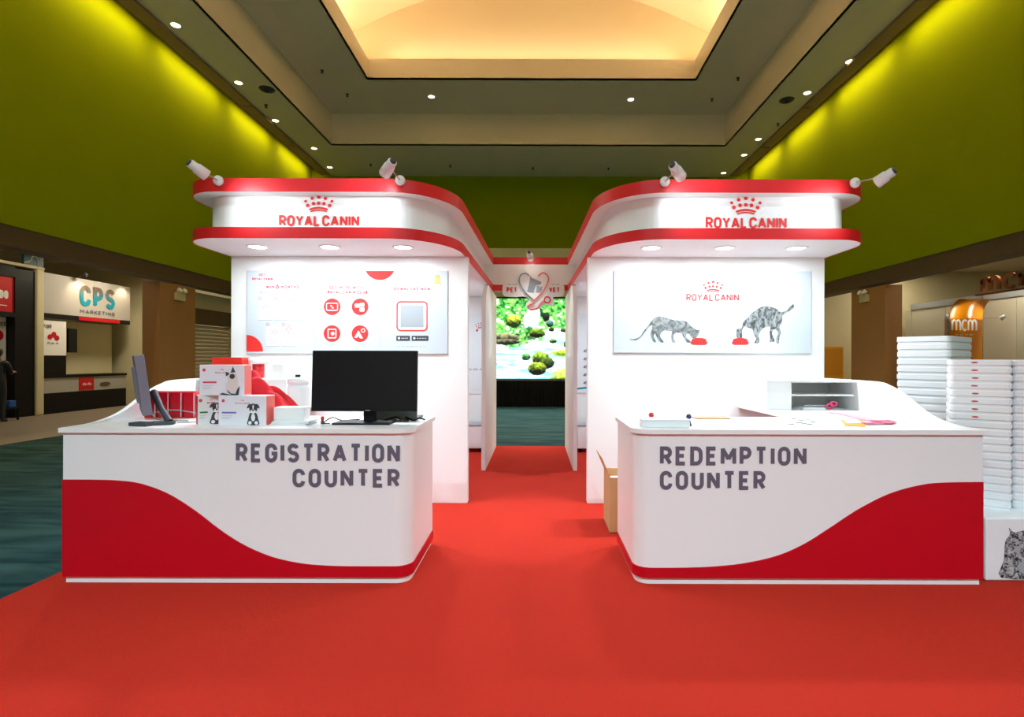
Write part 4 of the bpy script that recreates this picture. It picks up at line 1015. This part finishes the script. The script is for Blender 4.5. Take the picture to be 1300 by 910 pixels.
add_text(mb, pl, 'CPS', a.y, 2.90, .58, .12, width=b.y-a.y); 
m2 = mat('teal_brown_letters', rgb(0,140,160), .5); nt = m2.node_tree; tc = nt.nodes.new('ShaderNodeTexCoord'); sx = nt.nodes.new('ShaderNodeSeparateXYZ'); cr = nt.nodes.new('ShaderNodeValToRGB')
mpn = nt.nodes.new('ShaderNodeMapRange'); mpn.inputs[1].default_value = 2.9; mpn.inputs[2].default_value = 3.5
nt.links.new(tc.outputs['Object'], sx.inputs[0]); nt.links.new(sx.outputs['Z'], mpn.inputs[0]); nt.links.new(mpn.outputs[0], cr.inputs[0]); nt.links.new(cr.outputs[0], nt.nodes['Principled BSDF'].inputs['Base Color'])
e = cr.color_ramp.elements; e[0].position=.35; e[0].color=rgb(0,140,165); e[1].position=.85; e[1].color=rgb(110,90,75)
mb.build_split('letter', m2, hd, .0025)
mb = MB(); add_text(mb, pl, 'MARKETING', a.y, 2.70, .11, .022, width=b.y-a.y); mb.build_split('letter', M['grey'], hd, .0025)
mb = MB(); add_quads(mb, pl, text_quads('~~',.16,.02,width=.3),2,PXP(104,0,XS).y,.66); mb.build('white_script', M['white'], st)
mb = MB(); add_disc(mb, pl, PXP(133,0,XS).y,.70,.2,1,16,.06); mb.build('oval_mark', M['header'], st)
po = side_box('poster', M['whitem'], st, 55,84, 1.52,2.42,.03,.0)
pl2 = Plane2D((XS,0,0),(0,1,0),(0,0,1),(1,0,0),.01); mb = MB()
for du,z in ((63,2.0),(68,2.07),(72,1.98)): add_disc(mb, pl2, PXP(du,0,XS).y, z, .07, 1, 12)
mb.build('red_print', M['red'], po)
mb = MB(); add_quads(mb, pl2, text_quads('~~~',.06,.015,width=.35),1,PXP(59,0,XS).y,1.82); add_text(mb, pl2, 'FOR', PXP(57,0,XS).y-.05, 2.22, .1, .02); mb.build('dark_print', M['grey'], po)
side_box('dark_panel', M['black'], st, 55,84, 1.0,1.52,.03,.0)
side_box('wall_screen', M['black'], st, 87,98, 1.6,2.25,.05,.0)
ln = thing('stand_spotlight', (XS+.25,14.9,3.6), 'small spotlight over the grey header board', 'spotlight')
MB().tube([(XS-.05,14.7,3.66),(XS+.2,14.7,3.75)],.012,6).build('arm', M['dgrey'], ln)
MB().lathe((XS+.26,14.7,3.78),[(.0,0),(.05,.01),(.06,.12),(.0,.12)],12,(-.6,0,-.8)).build('lamp_head', M['dgrey'], ln)
spot('stand_beam', (XS+.28,14.7,3.66), (XS,14.75,3.1), 20, (1,.78,.5), 110, .8, .03)
spot('stand_beam', (XS+.28,16.3,3.66), (XS,16.3,3.1), 20, (1,.78,.5), 110, .8, .03)
# black booth frame with its red sign, white post and teal roof sign
bk = thing('black_booth', (XS-.5,12.6,0), 'tall black framed booth with a red sign and white corner post', 'booth')
side_box('black_side', M['black'], bk, 19,45, 0,3.62,1.2)
side_box('white_post', M['cream'], bk, 44,54, 0,3.7,.3,.05,.03)
side_box('roof_slab', M['cream'], bk, -60,54, 3.68,3.76,1.4,.06,.02)
side_box('black_fascia', M['black'], bk, -60,19, 3.4,3.68,.3)
rs_ = side_box('red_sign', M['red'], bk, -60,19, 2.55,3.4,.1,-.03)
pl3 = Plane2D((XS-.03,0,0),(0,1,0),(0,0,1),(1,0,0),.006); mb = MB()
add_text(mb, pl3, 'DO', PXP(0.5,0,XS).y, 2.86, .2, .05, width=.2); add_quads(mb, pl3, ribbon([(PXP(-20,0,XS).y,2.7),(PXP(10,0,XS).y,2.7)], .02)); mb.build('white_print', M['white'], rs_)
side_box('dark_strip', M['black'], bk, -60,19, 2.44,2.55,.1)
wp = side_box('white_panel', M['whitem'], bk, -60,18, 1.0,2.44,.05,-.2)
pl3 = Plane2D((XS-.2,0,0),(0,1,0),(0,0,1),(1,0,0),.006); mb = MB(); add_disc(mb, pl3, PXP(8,0,XS).y,1.99,.13,1,18); mb.build('globe_print', M['red'], wp)
mb = MB(); add_text(mb, pl3, 'FOOD', PXP(1,0,XS).y, 2.22, .1, .025, width=.34); mb.build('dark_print', M['grey'], wp)
ts = thing('teal_sign', (XS-.1,13.2,3.76), 'dark teal sign with a white swoosh on the booth roof', 'sign')
side_box('sign_panel', M['dteal'], ts, 28,53, 3.76,4.05,.06,.04)
pl3 = Plane2D((XS+.04,0,0),(0,1,0),(0,0,1),(1,0,0),.006); mb = MB(); y_ = PXP(33,0,XS).y
add_quads(mb, pl3, ribbon([(p.x,p.y) for p in smooth_path([Vector(a) for a in ((y_-.1,3.80,0),(y_+.06,3.86,0),(y_+.12,3.98,0),(y_+.22,3.99,0),(y_+.28,3.8,0))],6)],.03)); mb.build('swoosh', M['lgrey'], ts)
# pool of shop light
for x,y,p in ((-11.2,15.2,80),(-11.4,12.2,14),(11.2,13.0,60),(11.6,16.6,40),(-11.0,8.0,20),(11.2,8.0,30)):
    t = thing('ceiling_panel_light', (x,y,4.4), 'flat ceiling light panel inside the shop beyond the side opening', 'light', 'shop ceiling lights')
    MB().box(x-.3,x+.3,y-.3,y+.3,4.37,4.4).build('frame', M['metal'], t); MB().box(x-.27,x+.27,y-.27,y+.27,4.362,4.37).build('diffuser', mat('shop_light_glow', rgb(255,240,210), .5, emit=2.5), t)
    area('shop_light', (x,y,4.34), (0,0,0), .55,.55, p, (1,.88,.66))

# person standing at the booth, cut by the picture edge
def person(x, y, ang):
    t = thing('person', (x,y,0), 'person in dark clothes standing at the black booth with arms reaching forward', 'person')
    V = {'pel':(0,0,.92,.15,.11),'wai':(0,0,1.06,.13,.10),'che':(0,.0,1.26,.16,.11),'nek':(0,0,1.42,.055,.055),'hed0':(.02,0,1.50,.075,.085),'hed1':(.02,0,1.58,.085,.1),'top':(.01,0,1.66,.05,.06),
         'sL':(.0,.17,1.36,.06,.06),'eL':(.08,.22,1.10,.042,.042),'wL':(.30,.14,1.12,.03,.03),'hL':(.39,.12,1.13,.035,.025),
         'sR':(.0,-.17,1.36,.06,.06),'eR':(.08,-.22,1.10,.042,.042),'wR':(.30,-.14,1.12,.03,.03),'hR':(.39,-.12,1.13,.035,.025),
         'hiL':(0,.09,.86,.09,.09),'kL':(.02,.1,.48,.06,.06),'aL':(-.02,.1,.08,.04,.04),'fL':(.16,.11,.035,.04,.03),
         'hiR':(0,-.09,.86,.09,.09),'kR':(.02,-.1,.48,.06,.06),'aR':(-.02,-.1,.08,.04,.04),'fR':(.16,-.11,.035,.04,.03)}
    E = 'pel-wai wai-che che-nek nek-hed0 hed0-hed1 hed1-top che-sL sL-eL eL-wL wL-hL che-sR sR-eR eR-wR wR-hR pel-hiL hiL-kL kL-aL aL-fL pel-hiR hiR-kR kR-aR aR-fR'.split()
    for sd,sg in (('L',1),('R',-1)):
        for j in range(4):
            V['g%s%d'%(sd,j)] = (.44,sg*.12+(j-1.5)*.02,1.135,.010,.010); V['k%s%d'%(sd,j)] = (.475-.006*abs(j-1),sg*.12+(j-1.5)*.02,1.12,.008,.008)
            E += ['h%s-g%s%d'%(sd,sd,j),'g%s%d-k%s%d'%(sd,j,sd,j)]
        V['t%s'%sd] = (.40,sg*.12-sg*.05,1.12,.01,.01); E += ['h%s-t%s'%(sd,sd)]
    keys = list(V); me = bpy.data.meshes.new('body'); c,s = math.cos(ang),math.sin(ang)
    me.from_pydata([(V[k][0]*c-V[k][1]*s,V[k][0]*s+V[k][1]*c,V[k][2]) for k in keys],[tuple(keys.index(q) for q in e.split('-')) for e in E],[])
    o = bpy.data.objects.new('body', me); COL.objects.link(o); o.parent = t
    sk = o.modifiers.new('skin','SKIN'); sv = me.skin_vertices[0].data
    for i,k in enumerate(keys): sv[i].radius = (V[k][3],V[k][4]); sv[i].use_root = (k=='pel')
    sub = o.modifiers.new('sub','SUBSURF'); sub.levels = 1; sub.render_levels = 2
    m = bpy.data.materials.new('person_surface'); m.use_nodes = True; nt = m.node_tree
    tc = nt.nodes.new('ShaderNodeTexCoord'); sx = nt.nodes.new('ShaderNodeSeparateXYZ'); gt = nt.nodes.new('ShaderNodeMath'); gt.operation='GREATER_THAN'; gt.inputs[1].default_value = 1.44
    mpx = nt.nodes.new('ShaderNodeVectorMath'); mpx.operation='DOT_PRODUCT'; mpx.inputs[1].default_value=(c,s,0); g2 = nt.nodes.new('ShaderNodeMath'); g2.operation='GREATER_THAN'; g2.inputs[1].default_value=.2
    lo = nt.nodes.new('ShaderNodeMath'); lo.operation='GREATER_THAN'; lo.inputs[1].default_value=1.0; mu = nt.nodes.new('ShaderNodeMath'); mu.operation='MULTIPLY'
    mxn = nt.nodes.new('ShaderNodeMath'); mxn.operation='MAXIMUM'; cm = nt.nodes.new('ShaderNodeMix'); cm.data_type='RGBA'; cm.inputs['A'].default_value=rgb(24,24,30); cm.inputs['B'].default_value=rgb(190,140,110)
    nt.links.new(tc.outputs['Object'],sx.inputs[0]); nt.links.new(sx.outputs['Z'],gt.inputs[0]); nt.links.new(tc.outputs['Object'],mpx.inputs[0]); nt.links.new(mpx.outputs['Value'],g2.inputs[0]); nt.links.new(sx.outputs['Z'],lo.inputs[0])
    nt.links.new(g2.outputs[0],mu.inputs[0]); nt.links.new(lo.outputs[0],mu.inputs[1]); nt.links.new(gt.outputs[0],mxn.inputs[0]); nt.links.new(mu.outputs[0],mxn.inputs[1]); nt.links.new(mxn.outputs[0],cm.inputs['Factor']); nt.links.new(cm.outputs['Result'],nt.nodes['Principled BSDF'].inputs['Base Color'])
    me.materials.append(m)
    hb = MB(); p0 = Vector((x,y,0)); d = Vector((c,s,0))
    hb.lathe(p0+Vector((0,0,1.49))-d*.025, [(.075,0),(.105,.05),(.112,.10),(.10,.16),(.06,.205),(.0,.215)],18).build('hair', M['hair'], t)
    nz = MB(); nz.lathe(p0+Vector((0,0,1.56))+d*.10, [(.012,0),(.010,.02),(.0,.028)],8,d).build('nose', M['skin'], t)
person(-12.0, 11.93, R(112))
# bottle and blue pack on a low black table in front of the booth
tb = thing('low_table', (-12.25,12.35,0), 'low black side table at the foot of the booth', 'table')
MB().box(-12.45,-12.1,12.15,12.6,.26,.30).build('table_top', M['black'], tb)
for dx in (-.14,.14):
    for dy in (-.18,.18): MB().box(-12.275+dx-.015,-12.275+dx+.015,12.375+dy-.015,12.375+dy+.015,0,.26).build('leg', M['black'], tb)
tag(MB().rbox((-12.22,12.45,.38),(.14,.2,.16),.2).build('blue_pack', M['blue'], bevel=.02), 'bright blue pack on the low black side table', 'pack')
tag(MB().lathe((-12.22,12.28,.30),[(.0,0),(.04,0),(.042,.2),(.02,.27),(.02,.32),(.0,.32)],14).build('bottle', M['mint']), 'pale plastic bottle beside the blue pack', 'bottle')

# ------------------------------------------------------------------ stand seen through the opening on the right
XT = 12.0
def side_boxR(name, m, par, u0, u1, z0, z1, depth=.05, front=0.0, bev=0, X=XT):
    ya, yb = sorted((PXP(u0,456,X).y, PXP(u1,456,X).y))
    return MB().box(X+front, X+depth+front, ya, yb, z0, z1).build(name, m, par, bev)
pw = thing('partition_wall', (XT,13.5,0), 'pale beige partition wall with panel joints behind the orange banner', 'partition')
for k,(u0,u1) in enumerate(((1149,1157),(1157.4,1200),(1200.4,1245),(1245.4,1290),(1290.4,1345))):
    side_boxR('wall_panel', M['partition'], pw, u0,u1, 0,3.05,.06)
side_boxR('top_rail', M['mgrey'], pw, 1157,1345, 3.05,3.22,.08,-.02)
ms = thing('letter_sign', (11.2,12.2,3.0), 'large brown letters standing on a thin bar above the orange banner', 'sign')
pl = Plane2D((11.2,PXP(1247,0,11.2).y,0),(0,-1,0),(0,0,1),(-1,0,0),.0)
y0_ = pl.o.y
mb = MB()
z0_ = PXP(1247,371,11.2).z
for qd in text_quads('mcm', .54, .085, width=1.62): mb.ext([(11.2,y0_-a,z0_+b) for a,b in qd], (-.06,0,0))
mb.build('letters', M['brownl'], ms)['kind'] = 'stuff'
MB().box(11.18,11.22,y0_-3.0,y0_+.2,z0_-.05,z0_-.01).build('bar', M['brownl'], ms)
for dy in (0,-2.9): MB().box(11.185,11.215,y0_+dy-.015,y0_+dy+.015,0,z0_-.05).build('post', M['chrome'], ms)
ob = thing('orange_banner', (10.9,13.4,0), 'curved orange banner with white lettering beyond the foam tub stacks', 'banner')
mb = MB(); YBn = 13.3
prof = [(YBn,0),(YBn,2.45)]+[(YBn-.35*(1-math.cos(R(a)))-.0, 2.45+.5*math.sin(R(a))) for a in range(0,81,8)]
xa, xb = (1206-U0)*YBn/F, (1247-U0)*YBn/F; n = len(prof)
mb.add([(xa,y,z) for y,z in prof]+[(xb,y,z) for y,z in prof]+[(xa,y+.03,z-.01) for y,z in prof]+[(xb,y+.03,z-.01) for y,z in prof],
       [(i,n+i,n+i+1,i+1) for i in range(n-1)]+[(2*n+i,2*n+i+1,3*n+i+1,3*n+i) for i in range(n-1)]+[(i,i+1,2*n+i+1,2*n+i) for i in range(n-1)]+[(n+i,3*n+i,3*n+i+1,n+i+1) for i in range(n-1)], True)
mb.build('banner_sheet', M['orange'], ob)
MB().box(xa-.09,xa-.02,YBn-.03,YBn+.06,0,2.6).build('side_post', M['chrome'], ob)
pl = Plane2D((0,YBn,0),(1,0,0),(0,0,1),(0,-1,0),.006); mb = MB()
add_text(mb, pl, 'mcm', xa+.04, PX(1206,419,YBn).z, .42, .045, width=.62); add_quads(mb, pl, text_quads('~~~~',.05,.01,width=.45),1,xa+.12,PX(1206,423,YBn).z-.03); mb.build('lettering', M['white'], ob)['kind'] = 'stuff'
for x,sg in ((xa-.05,-1),(xb+.02,1)):
    z = PX(1206,403,YBn).z
    MB().tube([(x,YBn,z),(x+sg*.25,YBn-.3,z+.02)],.01,6).build('lamp_arm', M['chrome'], ob)
    MB().lathe((x+sg*.27,YBn-.32,z+.05),[(.0,0),(.04,.0),(.055,.12),(.0,.11)],12,(-sg*.5,.6,-.6)).build('lamp_head', M['metal'], ob)
    spot('banner_beam', (x+sg*.2,YBn-.28,z-.02), ((xa+xb)/2+sg*.1,YBn,z+.05), 45, (1,.93,.8), 80, .8, .03)
yc = thing('yellow_cabinet', (9.9,16.0,0), 'yellow cabinet visible beside the brown pillar and the redemption kiosk', 'cabinet')
ua, ub = (1050-U0)*16.0/F, (1071-U0)*16.0/F
MB().box(ua-.4,ub,16.0,16.5,.3,1.85).build('cabinet_body', M['yellow'], yc, .01)
MB().box(ua-.4,ub+.05,15.95,16.5,0,.3).build('cabinet_base', M['black'], yc)
MB().box(ua-.36,ub-.04,15.985,16.0,1.0,1.78).build('cabinet_door', mat('amber_door', rgb(205,140,12), .5), yc)
